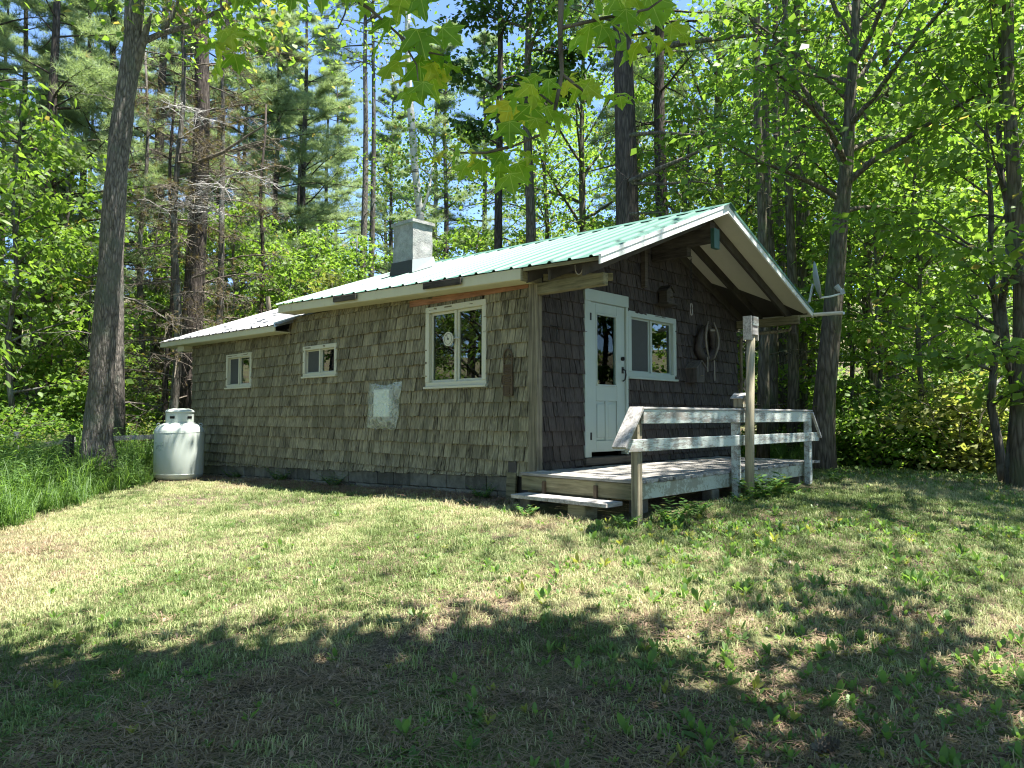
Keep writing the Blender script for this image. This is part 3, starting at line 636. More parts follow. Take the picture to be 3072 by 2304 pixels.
# ================================================================== THINGS HUNG ON THE CABIN
green_box = single('green_tin_box', MB().box((RX - .075, -1.06, 3.02), (RX + .075, -1.003, 3.30)), GREENTIN, 'small dark green box on the end of the ridge beam', 'box', (RX, -1.03, 3.02))
ch = thing('hanging_chain', 'thin chain hanging from the ridge beam above the porch', 'chain', (RX - .02, -.66, 2.2))
zc = 2.97; k = 0
while zc > 2.32:
    mb = MB(); r = .016; ax = (1, 0) if k % 2 else (0, 1)
    mb.tube([(RX - .02 + ax[0] * r * math.cos(t), -.66 + ax[1] * r * math.cos(t), zc - .03 + .032 * math.sin(t)) for t in np.linspace(0, 2 * math.pi, 9)], .0045, 5, cap=False); part('chain_link', mb, IRON, ch); zc -= .052; k += 1
mb = MB(); mb.tube([(RX - .02 + .03 * math.cos(t), -.66, 2.2 + .09 * math.sin(t)) for t in np.linspace(-1.4, 4.6, 14)], .006, 6); part('wire_loop', mb, PALETWIG, ch)
mb = MB(); c_ = hit(1737, 798, 0, -.07); mb.tube([(c_[0], c_[1] + .06 * math.cos(t), c_[2] + .10 * math.sin(t)) for t in np.linspace(0, 2 * math.pi, 15)], .006, 6); single('wire_ring', mb, PALETWIG, 'pale wire ring hanging at the near end of the eave', 'ring', tuple(c_), smooth=True)
for k, (px, py) in enumerate(((2262, 823), (2328, 900))):
    c_ = hit(px, py, 1, -.92); mb = MB(); mb.tube([(c_[0], -.92, c_[2] + .06), (c_[0], -.92, c_[2]), (c_[0] + .02, -.92, c_[2] - .03), (c_[0] + .045, -.92, c_[2] - .02), (c_[0] + .05, -.92, c_[2] + .01)], .006, 6)
    single('rafter_hook', mb, IRON, ('iron hook halfway down the outer rafter of the porch roof', 'iron hook near the low end of the outer porch rafter')[k], 'hook', tuple(c_))
# horse collar with wooden hames
hc = thing('horse_collar', 'old leather horse collar with pale wooden hames on the dark wall', 'horse collar', (4.0, -.1, 1.55))
pts = []; rad = []
for t in np.linspace(0, 2 * math.pi, 29):
    s_ = math.sin(t); c_ = math.cos(t); pts.append((4.02 + .235 * s_ * (1 - .25 * c_), -.10 - .02 * c_, 1.86 + .255 * c_)); rad.append(.042 + .026 * (1 - c_) / 2 + .010 * abs(s_))
mb = MB(); mb.tube(pts, rad, 12, cap=False, rough=.07); part('leather_roll', mb, LEATHER, hc, smooth=True)
for s_ in (-1, 1):
    pts = [(4.02 + s_ * (.05 + .16 * math.sin(u * 2.7 + .25)), -.19 - .02 * math.sin(u * 3), 2.20 - u * .60) for u in np.linspace(0, 1, 10)]
    mb = MB(); mb.tube(pts, [.009, .012, .015, .017, .018, .018, .017, .015, .012, .009], 7, flat=1.3); part('hame', mb, m_plain('hame_wood_%d' % s_, (.15, .135, .11), .7), hc, smooth=True)
for (xa, za, xb, zb) in ((3.9, 1.62, 3.93, 1.38), (4.12, 1.58, 4.16, 1.25), (4.0, 2.06, 4.26, 2.08)):
    mb = MB(); mb.beam((xa, -.19, za), (xb, -.17, zb), .03, .006, (0, 1, 0)); part('strap', mb, m_plain('strap_%d' % int(xa * 100), (.20, .18, .15), .8), hc)
def birdhouse(name, label, x, y, z, w, h, mat, hole=True, porch=False, cat='birdhouse', roofmat=None):
    t = thing(name, label, cat, (x, y, z)); d = w * .8
    mb = MB(); mb.prism([(x - w / 2, y - d / 2, z), (x + w / 2, y - d / 2, z), (x + w / 2, y - d / 2, z + h * .65), (x, y - d / 2, z + h * .93), (x - w / 2, y - d / 2, z + h * .65)], (0, d, 0)); part('box_body', mb, mat, t, bevel=.003)
    for s_ in (-1, 1):
        mb = MB(); a = Vector((x - s_ * .004, y - d / 2 - .025, z + h * .955)); b = Vector((x + s_ * (w / 2 + .03), y - d / 2 - .025, z + h * .60)); n_ = Vector((s_ * (a.z - b.z), 0, abs(b.x - a.x))).normalized() * .012
        mb.prism([a, b, b + n_, a + n_], (0, d + .05, 0)); part('roof_board', mb, roofmat or mat, t)
    if hole:
        mb = MB(); mb.tube([(x, y - d / 2 - .002, z + h * .48), (x, y - d / 2 - .0035, z + h * .48)], w * .14, 14); part('hole_shade_disc', mb, INTERIOR, t)  # dark disc on the front; its colour stands for shade inside the hole
        mb = MB(); mb.tube([(x, y - d / 2, z + h * .30), (x, y - d / 2 - .05, z + h * .30)], .006, 6); part('perch', mb, POSTW, t)
    return t
birdhouse('birdhouse', 'plain dark wooden birdhouse on the wall below the horse collar', 3.64, -.105, 1.20, .26, .36, m_wood('dark_box_wood', (.03, .028, .026), (.12, .11, .10)))
t = birdhouse('birdhouse', 'small dark birdhouse with a ledge high on the wall above the window', 2.78, -.12, 2.36, .17, .28, DKWOOD)
part('ledge', MB().box((2.62, -.26, 2.33), (2.94, -.03, 2.358)), DKWOOD, t)
BHX = float(hit(2222, 1210, 1, -1.765)[0])
t = birdhouse('birdhouse', 'little tan birdhouse sitting on the porch rail beside the post', BHX, -1.765, .775, .15, .18, POSTW, roofmat=GREYWOOD)
for k in range(4): part('picket', MB().box((BHX - .065 + k * .036, -1.832, .78), (BHX - .048 + k * .036, -1.826, .82)), TRIM, t)
mb = MB(); mb.tube([(.2, -.035, 1.80), (.38, -.05, 1.80)], .008, 6); mb.tube([(.3, -.045, 1.80), (.3, -.07, 1.72), (.31, -.05, 1.62)], .006, 6); single('wall_hook', mb, IRON, 'rusty iron hook on the dark wall left of the door', 'hook', (.3, -.05, 1.7))
# cast rack on the side wall
rk = thing('wall_rack', 'rusty perforated iron rack with arched top on the side wall', 'wall rack', (-.05, .46, .92))
mb = MB(); mb.tube([(-.05, .46 + .075 * math.cos(t), 1.42 + .10 * math.sin(t)) for t in np.linspace(0, math.pi, 12)] , .011, 6); mb.box((-.055, .38, 1.33), (-.042, .395, 1.42)); mb.box((-.055, .525, 1.33), (-.042, .54, 1.42)); part('arched_handle', mb, RUST, rk, smooth=False)
mb = MB(); mb.tube([(-.05, .52, 1.36), (-.055, .47, 1.42), (-.05, .43, 1.45)], .008, 6); mb.tube([(-.05, .40, 1.37), (-.05, .45, 1.40)], .008, 6); part('scroll', mb, RUST, rk)
for z0, z1, ya, yb, nx, nz in ((1.20, 1.325, .385, .535, 6, 3), (1.07, 1.195, .375, .56, 6, 3), (.925, 1.065, .375, .54, 1, 5)):
    mb = MB(); mb.box((-.048, ya, z0), (-.036, yb, z1)); mb.box((-.058, ya, z0), (-.0485, ya + .012, z1)); mb.box((-.058, yb - .012, z0), (-.0485, yb, z1)); mb.box((-.0585, ya + .0125, z0), (-.0485, yb - .0125, z0 + .01)); mb.box((-.0585, ya + .0125, z1 - .01), (-.0485, yb - .0125, z1))
    for i in range(nx):
        for j in range(nz):
            a = ya + .03 + (yb - ya - .06) * (i + .2) / nx; b = z0 + .02 + (z1 - z0 - .04) * (j + .2) / nz; mb.box((-.056, a, b), (-.0485, a + (yb - ya - .06) / nx * .6, b + (z1 - z0 - .04) / nz * .5))
    part('plate', mb, RUST, rk)
# plastic sheet over a meter box
bx0 = hit(1137, 1170, 0, 0); bx1 = hit(1182, 1250, 0, 0)
single('meter_box', MB().box((-.10, bx1[1], bx1[2]), (-.028, bx0[1], bx0[2])), WHITEP, 'pale box behind the clear plastic sheet on the side wall', 'meter box', (-.06, float(bx1[1]), float(bx1[2])))
cs = [hit(*q, 0, 0) for q in ((1115, 1148), (1213, 1145), (1195, 1290), (1108, 1285))]; mb = MB(); n = 14; vs = []
for j in range(n + 1):
    for i in range(n + 1):
        u, v = i / n, j / n; p = (cs[0] * (1 - u) + cs[1] * u) * (1 - v) + (cs[3] * (1 - u) + cs[2] * u) * v
        yy, zz = p[1], p[2]; bulge = .085 * max(0, 1 - ((u - .5) / .5) ** 4) * max(0, 1 - ((v - .45) / .55) ** 4)
        e = .035 * (vnoise(u * 7, v * 7 + 3, 1) - .5) if (i in (0, n) or j in (0, n)) else 0
        vs.append((-.034 - bulge - .02 * float(vnoise(u * 9 + 50, v * 9, 1.0)), yy + e, zz + e * .8 - (.04 * math.sin(u * 3.1) if j == 0 else 0)))
mb.add(vs, [(j * (n + 1) + i, j * (n + 1) + i + 1, (j + 1) * (n + 1) + i + 1, (j + 1) * (n + 1) + i) for j in range(n) for i in range(n)])
single('plastic_sheet', mb, SHEET, 'crumpled clear plastic sheet stapled over a box on the side wall', 'plastic sheet', (-.05, 3.1, .45), smooth=True)
# dial thermometer on the window
dc = hit(1345.5, 1017, 0, -.06); td = thing('dial_thermometer', 'round cream dial thermometer in front of the tall window', 'thermometer', tuple(dc))
mb = MB(); mb.tube([(-.045, dc[1], dc[2]), (-.068, dc[1], dc[2])], [.095, .10], 28); part('dial', mb, TRIM, td)
mb = MB(); mb.tube([(-.0685, dc[1] + .075 * math.cos(t), dc[2] + .075 * math.sin(t)) for t in np.linspace(0, 2 * math.pi, 25)], .003, 5, cap=False); part('scale_ring', mb, RUST, td)
mb = MB(); mb.tube([(-.068, dc[1], dc[2]), (-.074, dc[1], dc[2])], .014, 10); part('hub', mb, IRON, td)
mb = MB(); mb.beam((-.071, dc[1], dc[2]), (-.071, dc[1] + .03, dc[2] + .055), .004, .003); part('needle', mb, RUST, td)
mb = MB(); mb.tube([(-.05, dc[1] - .09, dc[2]), (-.045, dc[1] - .15, dc[2] + .006), (-.03, dc[1] - .18, dc[2])], .009, 6); part('bracket', mb, GALV, td)
# satellite dish
sd = thing('satellite_dish', 'grey satellite dish with receiver arm at the far eave corner', 'satellite dish', (5.45, -1.05, 2.42))
D0 = Vector(at(2443, 842, 11.9)); Nn = (Vector(RGT) * .93 + Vector(UPV) * .17 - Vector(FWD) * .33).normalized(); Up = (Vector(UPV) - Nn * Nn.dot(Vector(UPV))).normalized(); Sd = Up.cross(Nn)
mb = MB(); vs = [D0 - Nn * .0]; fs = []; K = 28
for r in (1, 2, 3):
    for k in range(K):
        a = 2 * math.pi * k / K; q = r / 3; vs.append(D0 + (Up * math.cos(a) * .31 + Sd * math.sin(a) * .27) * q + Nn * (.055 * q * q))
for k in range(K): fs.append((0, 1 + k, 1 + (k + 1) % K))
for r in range(2):
    for k in range(K): fs.append((1 + r * K + k, 1 + (r + 1) * K + k, 1 + (r + 1) * K + (k + 1) % K, 1 + r * K + (k + 1) % K))
mb.add(vs, fs); o = part('reflector', mb, LENSGREY, sd, smooth=True); s = o.modifiers.new('thick', 'SOLIDIFY'); s.thickness = .012
bot = D0 - Up * .30 + Nn * .04; lnb = Vector(at(2522, 878, 11.9)); mb = MB(); mb.tube([bot, bot.lerp(lnb, .5) - Vector((0, 0, .02)), lnb - Vector((0, 0, .02))], .016, 8); part('feed_arm', mb, WHITEP, sd)
mb = MB(); mb.beam(lnb - Nn * .01, lnb - Nn * -.06 + Up * .01, .09, .09); mb.tube([lnb + Up * .03, lnb + Up * .13 - Nn * .05], [.04, .045], 12); part('receiver', mb, LENSGREY, sd, bevel=.004)
ma = Vector(at(2428, 905, 11.9)); mbp = Vector((5.46, -1.0, ez(-1) + .03)); mb = MB(); mb.tube([D0 - Nn * .03 - Up * .05, ma, ma.lerp(mbp, .5), mbp], .022, 8); part('mast', mb, GALV, sd)
mb = MB(); mb.box((mbp.x - .07, mbp.y - .06, mbp.z - .02), (mbp.x + .07, mbp.y + .06, mbp.z + .0)); part('foot_plate', mb, GALV, sd)

# ================================================================== PORCH
deck = thing('porch_deck', 'weathered plank porch with peeling white railing and low step', 'porch', (-.3, -1.69, -.4))
X0, X1, Y1 = -.36, 4.35, -1.70
x = X0; k = 0
while x < X1:
    w = .138; z = random.uniform(-.006, .003); mb = MB(); e = random.uniform(-.02, .03); vs = []
    mb.box((x, Y1 - e, -.032 + z), (x + w - .007, -.05, z)); part('deck_board', mb, DECKW, deck, bevel=.003); x += w
part('rim_joist', MB().box((X0 + .02, Y1 + .05, -.205), (X0 + .06, -.05, -.036)), TREATED, deck, bevel=.004)
part('rim_joist', MB().box((X0 + .10, -1.25, -.30), (X0 + .15, -.08, -.206)), TREATED, deck)
part('rim_joist', MB().box((X0 + .061, Y1 + .055, -.20), (X1 - .05, Y1 + .095, -.036)), DKWOOD, deck)
part('skirt_board', MB().box((X0 + .12, Y1 + .02, -.20), (X1 - .25, Y1 + .05, -.038)), m_paint('skirt_paint', (.42, .46, .38), .7, (.16, .15, .1), .7, 5, .52), deck, bevel=.003)
for (xx, yy) in ((.1, -1.4), (1.3, -1.62), (1.4, -1.0), (2.7, -1.6), (3.9, -1.6), (3.9, -.4)):
    part('pier', MB().box((xx - .09, yy - .07, g1(xx, yy) - .1), (xx + .09, yy + .07, -.205)), BLOCK, deck, bevel=.008)
HX = lambda px, y_: float(hit(px, 1320, 1, y_)[0])
RP_ = [HX(1910, Y1 - .06), HX(2208, Y1 - .06), HX(2424, Y1 - .06)]
for (xx, zt, w) in ((RP_[0], .735, .085), (RP_[1], .73, .09), (RP_[2], .73, .09)):
    yy = Y1 - .06; mb = MB(); g_ = g1(xx, yy) - .1; mb.box((xx - w / 2, yy - .04, g_), (xx + w / 2, yy + .045, zt)); part('rail_post', mb, POSTW if xx < 0 else RAILP, deck, bevel=.006)
part('hand_rail', MB().box((HX(1932, Y1 - .14), Y1 - .14, .59), (HX(2434, Y1 - .14), Y1 - .104, .735)), RAILP, deck, bevel=.005)
part('rail_cap', MB().box((HX(1928, Y1 - .14), Y1 - .15, .737), (HX(2438, Y1 - .14), Y1 - .02, .760)), GREYWOOD, deck, bevel=.004)
part('lower_rail', MB().box((HX(1884, Y1 - .14), Y1 - .14, .31), (HX(2458, Y1 - .14), Y1 - .104, .435)), RAILP, deck, bevel=.005)
tp = Vector(hit(1911, 1222, 1, Y1 - .16)); bt = Vector(hit(1857, 1345, 1, Y1 - .18)); mb = MB(); mb.beam(tp, bt, .16, .034, (0, 0, 1)); part('slanting_rail', mb, GREYWOOD, deck, bevel=.005)
mb = MB(); mb.beam(hit(2436, 1238, 1, Y1 - .16), hit(2462, 1312, 1, Y1 - .16), .03, .03); part('slanting_brace', mb, GREYWOOD, deck)
st = part('step', MB().box((-.66, -1.52, -.265), (-.37, -.18, -.222)), GREYWOOD, deck, bevel=.004)
mb = MB(); zb = g1(-.55, -1.1); mb.box((-.62, -1.22, zb - .1), (-.40, -.98, -.267)); part('step_block', mb, TREATED, st, bevel=.01)
mb = MB(); mb.box((-.60, -.42, g1(-.5, -.3) - .1), (-.42, -.26, -.267)); part('step_block', mb, BLOCK, st, bevel=.01)
for yy in (-.42, -1.16):
    mb = MB(); mb.box((-.372, yy - .02, -.225), (-.362 + .02, yy + .02, -.08)); part('step_bracket', mb, RUST, st)
pv = hit(1712, 1556, 2, -.44); single('paving_slab', rough_box((pv[0] - .16, pv[1] - .22, -.50), (pv[0] + .1, pv[1] + .22, -.415), 2, .01, 9), BLOCK, 'thin grey paving slab half sunk in grass before the step', 'paving slab', (float(pv[0]), float(pv[1]), -.46))
for (xx, zz) in [(x_, z_) for x_ in RP_ for z_ in (.63, .70, .345, .40)]:
    c_ = Vector((xx + random.uniform(-.015, .015), Y1 - .1405, zz)); part('nail_head', MB().tube([c_, c_ + Vector((0, -.002, 0))], .006, 8), RUST, deck)
# feeder post
fp = thing('feeder_post', 'tall round post with a small wooden feeder box on top', 'post', (HX(2248, -1.93), -1.93, g1(2.0, -1.93)))
fx = HX(2254, -1.93) + .03
mb = MB(); mb.tube([(HX(2246, -1.93), -1.93, g1(2.0, -1.93) - .1), (HX(2250, -1.93), -1.93, .6), (fx, -1.93, 1.70)], [.056, .054, .05], 14, rough=.03); part('pole', mb, POSTW, fp, smooth=True)
mb = MB(); mb.box((fx - .075, -1.99, 1.66), (fx + .075, -1.87, 1.75)); part('feeder_box', mb, GREYWOOD, fp, bevel=.004)
for s_ in (-1, 1):
    mb = MB(); xx = fx + s_ * .085; mb.beam((xx, -1.93, 1.60), (xx - .008, -1.93, 1.89), .11, .014, (1, 0, 0)); part('side_board', mb, GREYWOOD, fp)
mb = MB(); mb.box((fx - .07, -1.995, 1.775), (fx + .07, -1.98, 1.885))
for k in range(7): mb.box((fx - .068 + k * .02, -2.0, 1.777), (fx - .056 + k * .02, -1.9955, 1.883))
part('ribbed_front', mb, RAILP, fp); part('feeder_back', MB().box((fx - .07, -1.885, 1.752), (fx + .07, -1.872, 1.885)), GREYWOOD, fp)

# ================================================================== GAS TANK
tx, ty, tz = -.88, 8.70, -.63
tank = thing('gas_tank', 'upright pale white propane tank beside the cabin corner', 'gas tank', (tx, ty, tz))
TANKM = m_paint('tank_paint', (.52, .58, .53), .25, (.30, .34, .27), .38, 3.2, .66)
R_ = .455; body = [(.32, .05), (.39, .07), (.435, .12), (R_, .175), (R_, .975), (.45, 1.02), (.42, 1.075), (.37, 1.12), (.28, 1.16), (.21, 1.175)]
part('body', MB().lathe(body, (tx, ty, tz), 48), TANKM, tank, smooth=True)
for zz in (.17, .98): part('weld_seam', MB().lathe([(R_ - .002, zz - .007), (R_ + .005, zz), (R_ - .002, zz + .007)], (tx, ty, tz), 48), TANKM, tank, smooth=True)
part('foot_ring', MB().lathe([(.27, -.1), (.28, -.1), (.28, .06), (.27, .06)], (tx, ty, tz), 32), RUST, tank)
part('collar', MB().lathe([(.243, 1.15), (.257, 1.15), (.257, 1.36), (.243, 1.36)], (tx, ty, tz), 40), TANKM, tank, smooth=False)
lid = part('lid', MB().lathe([(.266, 1.362), (.266, 1.385), (.243, 1.415), (.16, 1.442), (.02, 1.447)], (tx, ty, tz), 40), TANKM, tank, smooth=True)
vcam = Vector((CAM[0] - tx, CAM[1] - ty, 0)).normalized(); a0_ = math.atan2(vcam.y, vcam.x)
for da, ww in ((-.55, .05), (.75, .055)):
    a = a0_ + da; c_ = Vector((tx + .257 * math.cos(a), ty + .257 * math.sin(a), tz + 1.27)); tang = Vector((-math.sin(a), math.cos(a), 0)); mb = MB(); mb.beam(c_ - tang * ww, c_ + tang * ww, .012, .05); part('collar_shade_block', mb, IRON, tank, bevel=.006)  # black block on the collar, standing for the shade in an opening
mb = MB(); dv = []
for k in range(9):
    a = a0_ - 1.15 + .5 * k / 8
    for zz in (.62, .80): dv.append((tx + (R_ + .002) * math.cos(a), ty + (R_ + .002) * math.sin(a), tz + zz))
mb.add(dv, [(2 * k, 2 * k + 2, 2 * k + 3, 2 * k + 1) for k in range(8)]); part('warning_decal', mb, m_paint('worn_decal', (.20, .26, .20), .9, (.5, .56, .5), .5, 14, .46), tank, label='worn dark decal on the tank side')
mb = MB(); a = a0_ - .12; c_ = Vector((tx + .2575 * math.cos(a), ty + .2575 * math.sin(a), tz)); mb.beam(c_ + Vector((0, 0, 1.16)), c_ + Vector((0, 0, 1.36)), .006, .006); part('collar_seam', mb, RUST, tank)
for s_ in (-1, 1):
    a = a0_ + s_ * 1.45; c_ = Vector((tx + .38 * math.cos(a), ty + .38 * math.sin(a), tz + 1.10)); tang = Vector((math.cos(a), math.sin(a), 0)); mb = MB(); mb.tube([c_ + tang * (.03 * math.cos(t)) + Vector((0, 0, .035 * math.sin(t) + .02)) for t in np.linspace(0, 2 * math.pi, 11)], .008, 6, cap=False); part('lifting_lug', mb, GALV, tank)

# ================================================================== FENCE ON THE LEFT
fence = thing('rail_fence', 'old board and wire fence behind the leaning oak and tank', 'fence', (*LD(-9, 15), -.6))
def fpnt(px, py, d): return Vector(at(px, py, d))
part('fence_rail', MB().beam(fpnt(30, 1352, 15.2), fpnt(225, 1318, 15.0), .03, .10), GREYWOOD, fence); part('fence_rail', MB().beam(fpnt(320, 1316, 14.8), fpnt(560, 1306, 14.6), .03, .10), GREYWOOD, fence)
part('fence_rail', MB().beam(fpnt(320, 1385, 14.8), fpnt(560, 1376, 14.6), .03, .05), GREYWOOD, fence)
for px in (50, 330, 560):
    p = fpnt(px, 1310, 14.75); part('fence_post', MB().beam((p.x, p.y, g1(p.x, p.y) - .2), (p.x, p.y, p.z + .1), .08, .08, (1, 0, 0)), GREYWOOD, fence)
for k in range(22):
    u = k / 21; p = fpnt(325 + 235 * u, 1312, 14.72); part('fence_wire', MB().tube([p, (p.x, p.y, p.z - .75)], .003, 4), RUST, fence)
for k in range(6): part('fence_wire', MB().tube([fpnt(325, 1325 + k * 18, 14.73), fpnt(560, 1317 + k * 18, 14.58)], .003, 4), RUST, fence)
# ================================================================== VEGETATION: mesh makers
def unit(v):
    n = np.linalg.norm(v, axis=-1, keepdims=True); return v / np.maximum(n, 1e-9)
def fast_mesh(name, V, F, tint, mat):
    """V (n,3), F (m,k) all the same size"""
    me = bpy.data.meshes.new(name); k = F.shape[1]
    me.vertices.add(len(V)); me.vertices.foreach_set('co', V.astype('f').ravel()); me.loops.add(F.size); me.loops.foreach_set('vertex_index', F.astype('i').ravel())
    me.polygons.add(len(F)); me.polygons.foreach_set('loop_start', np.arange(0, F.size, k, dtype='i'))
    me.update(calc_edges=True)
    a = me.attributes.new('tint', 'FLOAT', 'POINT'); a.data.foreach_set('value', tint.astype('f')); me.materials.append(mat); return me
LEAFQ = np.array([(0, 0, 0), (-.36, .42, .07), (0, 1, -.06), (.36, .42, .07)]); LEAFQF = np.array([[0, 3, 2, 1]])
_h = [(.16, -.05), (.30, .03), (.50, .0), (.43, .15), (.40, .27), (.58, .38), (.72, .62), (.50, .60), (.34, .55), (.21, .58), (.25, .72), (.15, .78), (.10, .90)]
_o = [(0, 0)] + _h + [(0, 1.05)] + [(-x, y) for x, y in reversed(_h)]
MAPLE_OUT = np.array([(x, y, .10 * abs(x) - .12 * max(0, y - .4) ** 2 - .10 * x * x) for x, y in _o]); MAPLE_V = np.vstack([MAPLE_OUT, [(0, .42, 0.0)]]); _n = len(_o)
MAPLE_F = np.array([[_n, (i + 1) % _n, i] for i in range(_n)] + [[0, _n + 1, _n + 2], [0, _n + 3, _n + 1]])
MAPLE_V = np.vstack([MAPLE_V, [(0, -.62, -.10), (.016, -.3, -.03), (-.016, -.3, -.03)]])
LANCE_V = np.array([(0, 0, 0), (-.13, .3, .03), (.13, .3, .03), (-.11, .68, .0), (.11, .68, .0), (0, 1, -.10)]); LANCE_F3 = np.array([[0, 2, 1], [1, 2, 4], [1, 4, 3], [3, 4, 5]])
def leaves(cent, dirs, norm, size, shape=(LEAFQ, LEAFQF)):
    SV, SF = shape; n = len(cent); y = unit(dirs); z = unit(norm - (norm * y).sum(-1, keepdims=True) * y); x = np.cross(y, z)
    s = size[:, None, None]; V = cent[:, None, :] + s * (SV[None, :, 0:1] * x[:, None, :] + SV[None, :, 1:2] * y[:, None, :] + SV[None, :, 2:3] * z[:, None, :])
    F = SF[None] + (np.arange(n) * len(SV))[:, None, None]; return V.reshape(-1, 3), F.reshape(-1, SF.shape[1])
def rnd(*s): return RNG.random(s)
def gau(*s): return RNG.normal(size=s)
def wander(a, d, L, n, wob, up=0.0, seedless=None):
    p = Vector(a); d = Vector(d).normalized(); out = [p.copy()]
    for k in range(n):
        d = (d + Vector((random.uniform(-wob, wob), random.uniform(-wob, wob), random.uniform(-wob, wob) + up))).normalized(); p = p + d * (L / n); out.append(p.copy())
    return out
def broadleaf(H, hb, R, rt, nleaf, lsize, bark, leafmat, shape=(LEAFQ, LEAFQF), nlimb=16, flat=.32, lean=(0, 0), trunk=None, spread=.40, top=.92, sub=7, noise_f=1.0, droop=.25, one_side=None, asc=(.25, .7)):
    """returns (trunk mesh, crown mesh), base at the origin"""
    mb = MB(); n = 12
    if trunk is None:
        pts = [Vector((lean[0] * (k / n) ** 1.2 * H + .06 * math.sin(k * 1.3 + H), lean[1] * (k / n) ** 1.2 * H + .06 * math.cos(k * 1.7), H * top * k / n - (.25 if k == 0 else 0))) for k in range(n + 1)]
    else: pts = [Vector(p) for p in trunk]; n = len(pts) - 1
    rad = [rt * (1.35 if k == 0 else 1.08 if k == 1 else 1) * (1 - .86 * (k / n)) + .012 for k in range(n + 1)]
    mb.tube(pts, rad, 12, rough=.05)
    C = []; Dr = []
    def tp(h):
        for a, b, ra, rb in zip(pts, pts[1:], rad, rad[1:]):
            if a.z <= h <= b.z: t = (h - a.z) / (b.z - a.z); return a.lerp(b, t), ra + (rb - ra) * t
        return pts[-1], rad[-1]
    for i in range(nlimb):
        u = (i + random.random() * .7) / nlimb; h = hb + (H * top * .97 - hb) * u; o, r0 = tp(h); az = i * 2.399 + random.uniform(-.5, .5)
        if one_side is not None: az = one_side + random.uniform(-1.3, 1.3)
        prof = (math.sin(math.pi * (.22 + .72 * u)) ** .8); L = R * prof * random.uniform(.7, 1.15); el = random.uniform(*asc) + .5 * u
        p = wander(o, (math.cos(az) * math.cos(el), math.sin(az) * math.cos(el), math.sin(el)), L, 6, .16, -.03); r1 = min(r0 * .55, .02 + L * .014)
        mb.tube(p, [r1 * (1 - .85 * k / 6) for k in range(7)], 5, cap=False)
        for j in range(sub):
            t = .25 + .75 * (j + random.random()) / sub; k = min(5, int(t * 6)); q = p[k].lerp(p[k + 1], t * 6 - k) if k < 6 else p[6]
            az2 = az + random.uniform(-1.5, 1.5); sl = L * random.uniform(.22, .5) * (1.15 - .5 * t); s = wander(q, (math.cos(az2), math.sin(az2), random.uniform(-.1, .45)), sl, 3, .25, -.04)
            mb.tube(s, [r1 * .3, r1 * .22, r1 * .14, .003], 3, cap=False)
            for a in s[1:]: C.append((a.x, a.y, a.z, sl))
    C = np.array(C); pick = RNG.integers(0, len(C), nleaf); base = C[pick]; sp = np.clip(base[:, 3:4] * spread, .18, .6)
    off = gau(nleaf, 3) * np.concatenate([sp, sp, sp * flat], 1); P = base[:, :3] + off
    dirs = np.concatenate([unit(off[:, :2]) * .8 + gau(nleaf, 2) * .6, -droop - rnd(nleaf, 1) * .35], 1); nor = np.concatenate([gau(nleaf, 2) * .85, np.ones((nleaf, 1))], 1)
    S = lsize * (.45 + .95 * rnd(nleaf)); keep = rnd(nleaf) < np.clip(1.15 - .55 * P[:, 2] / H, .3, 1)
    V, F = leaves(P[keep], dirs[keep], nor[keep], S[keep], shape)
    clump = RNG.random(len(C))[pick]; t = np.clip(.5 * clump + .5 * rnd(nleaf), 0, 1)[keep]
    return mesh_of('trunk', mb, fix=False, smooth=True), fast_mesh('crown', V, F, np.repeat(t, len(shape[0])), leafmat), bark
NEEDLE_T = []
for k in range(9):
    a = k * 2.4; e = .25 + .9 * (k % 3) / 2.2; d = np.array([math.cos(a) * math.cos(e), math.sin(a) * math.cos(e), math.sin(e)]); s = np.cross(d, [0.3, 0.2, 1]); s /= np.linalg.norm(s); NEEDLE_T += [-s * .028, s * .028, d]
NEEDLE_T = np.array(NEEDLE_T); NEEDLE_F = np.arange(27).reshape(9, 3)
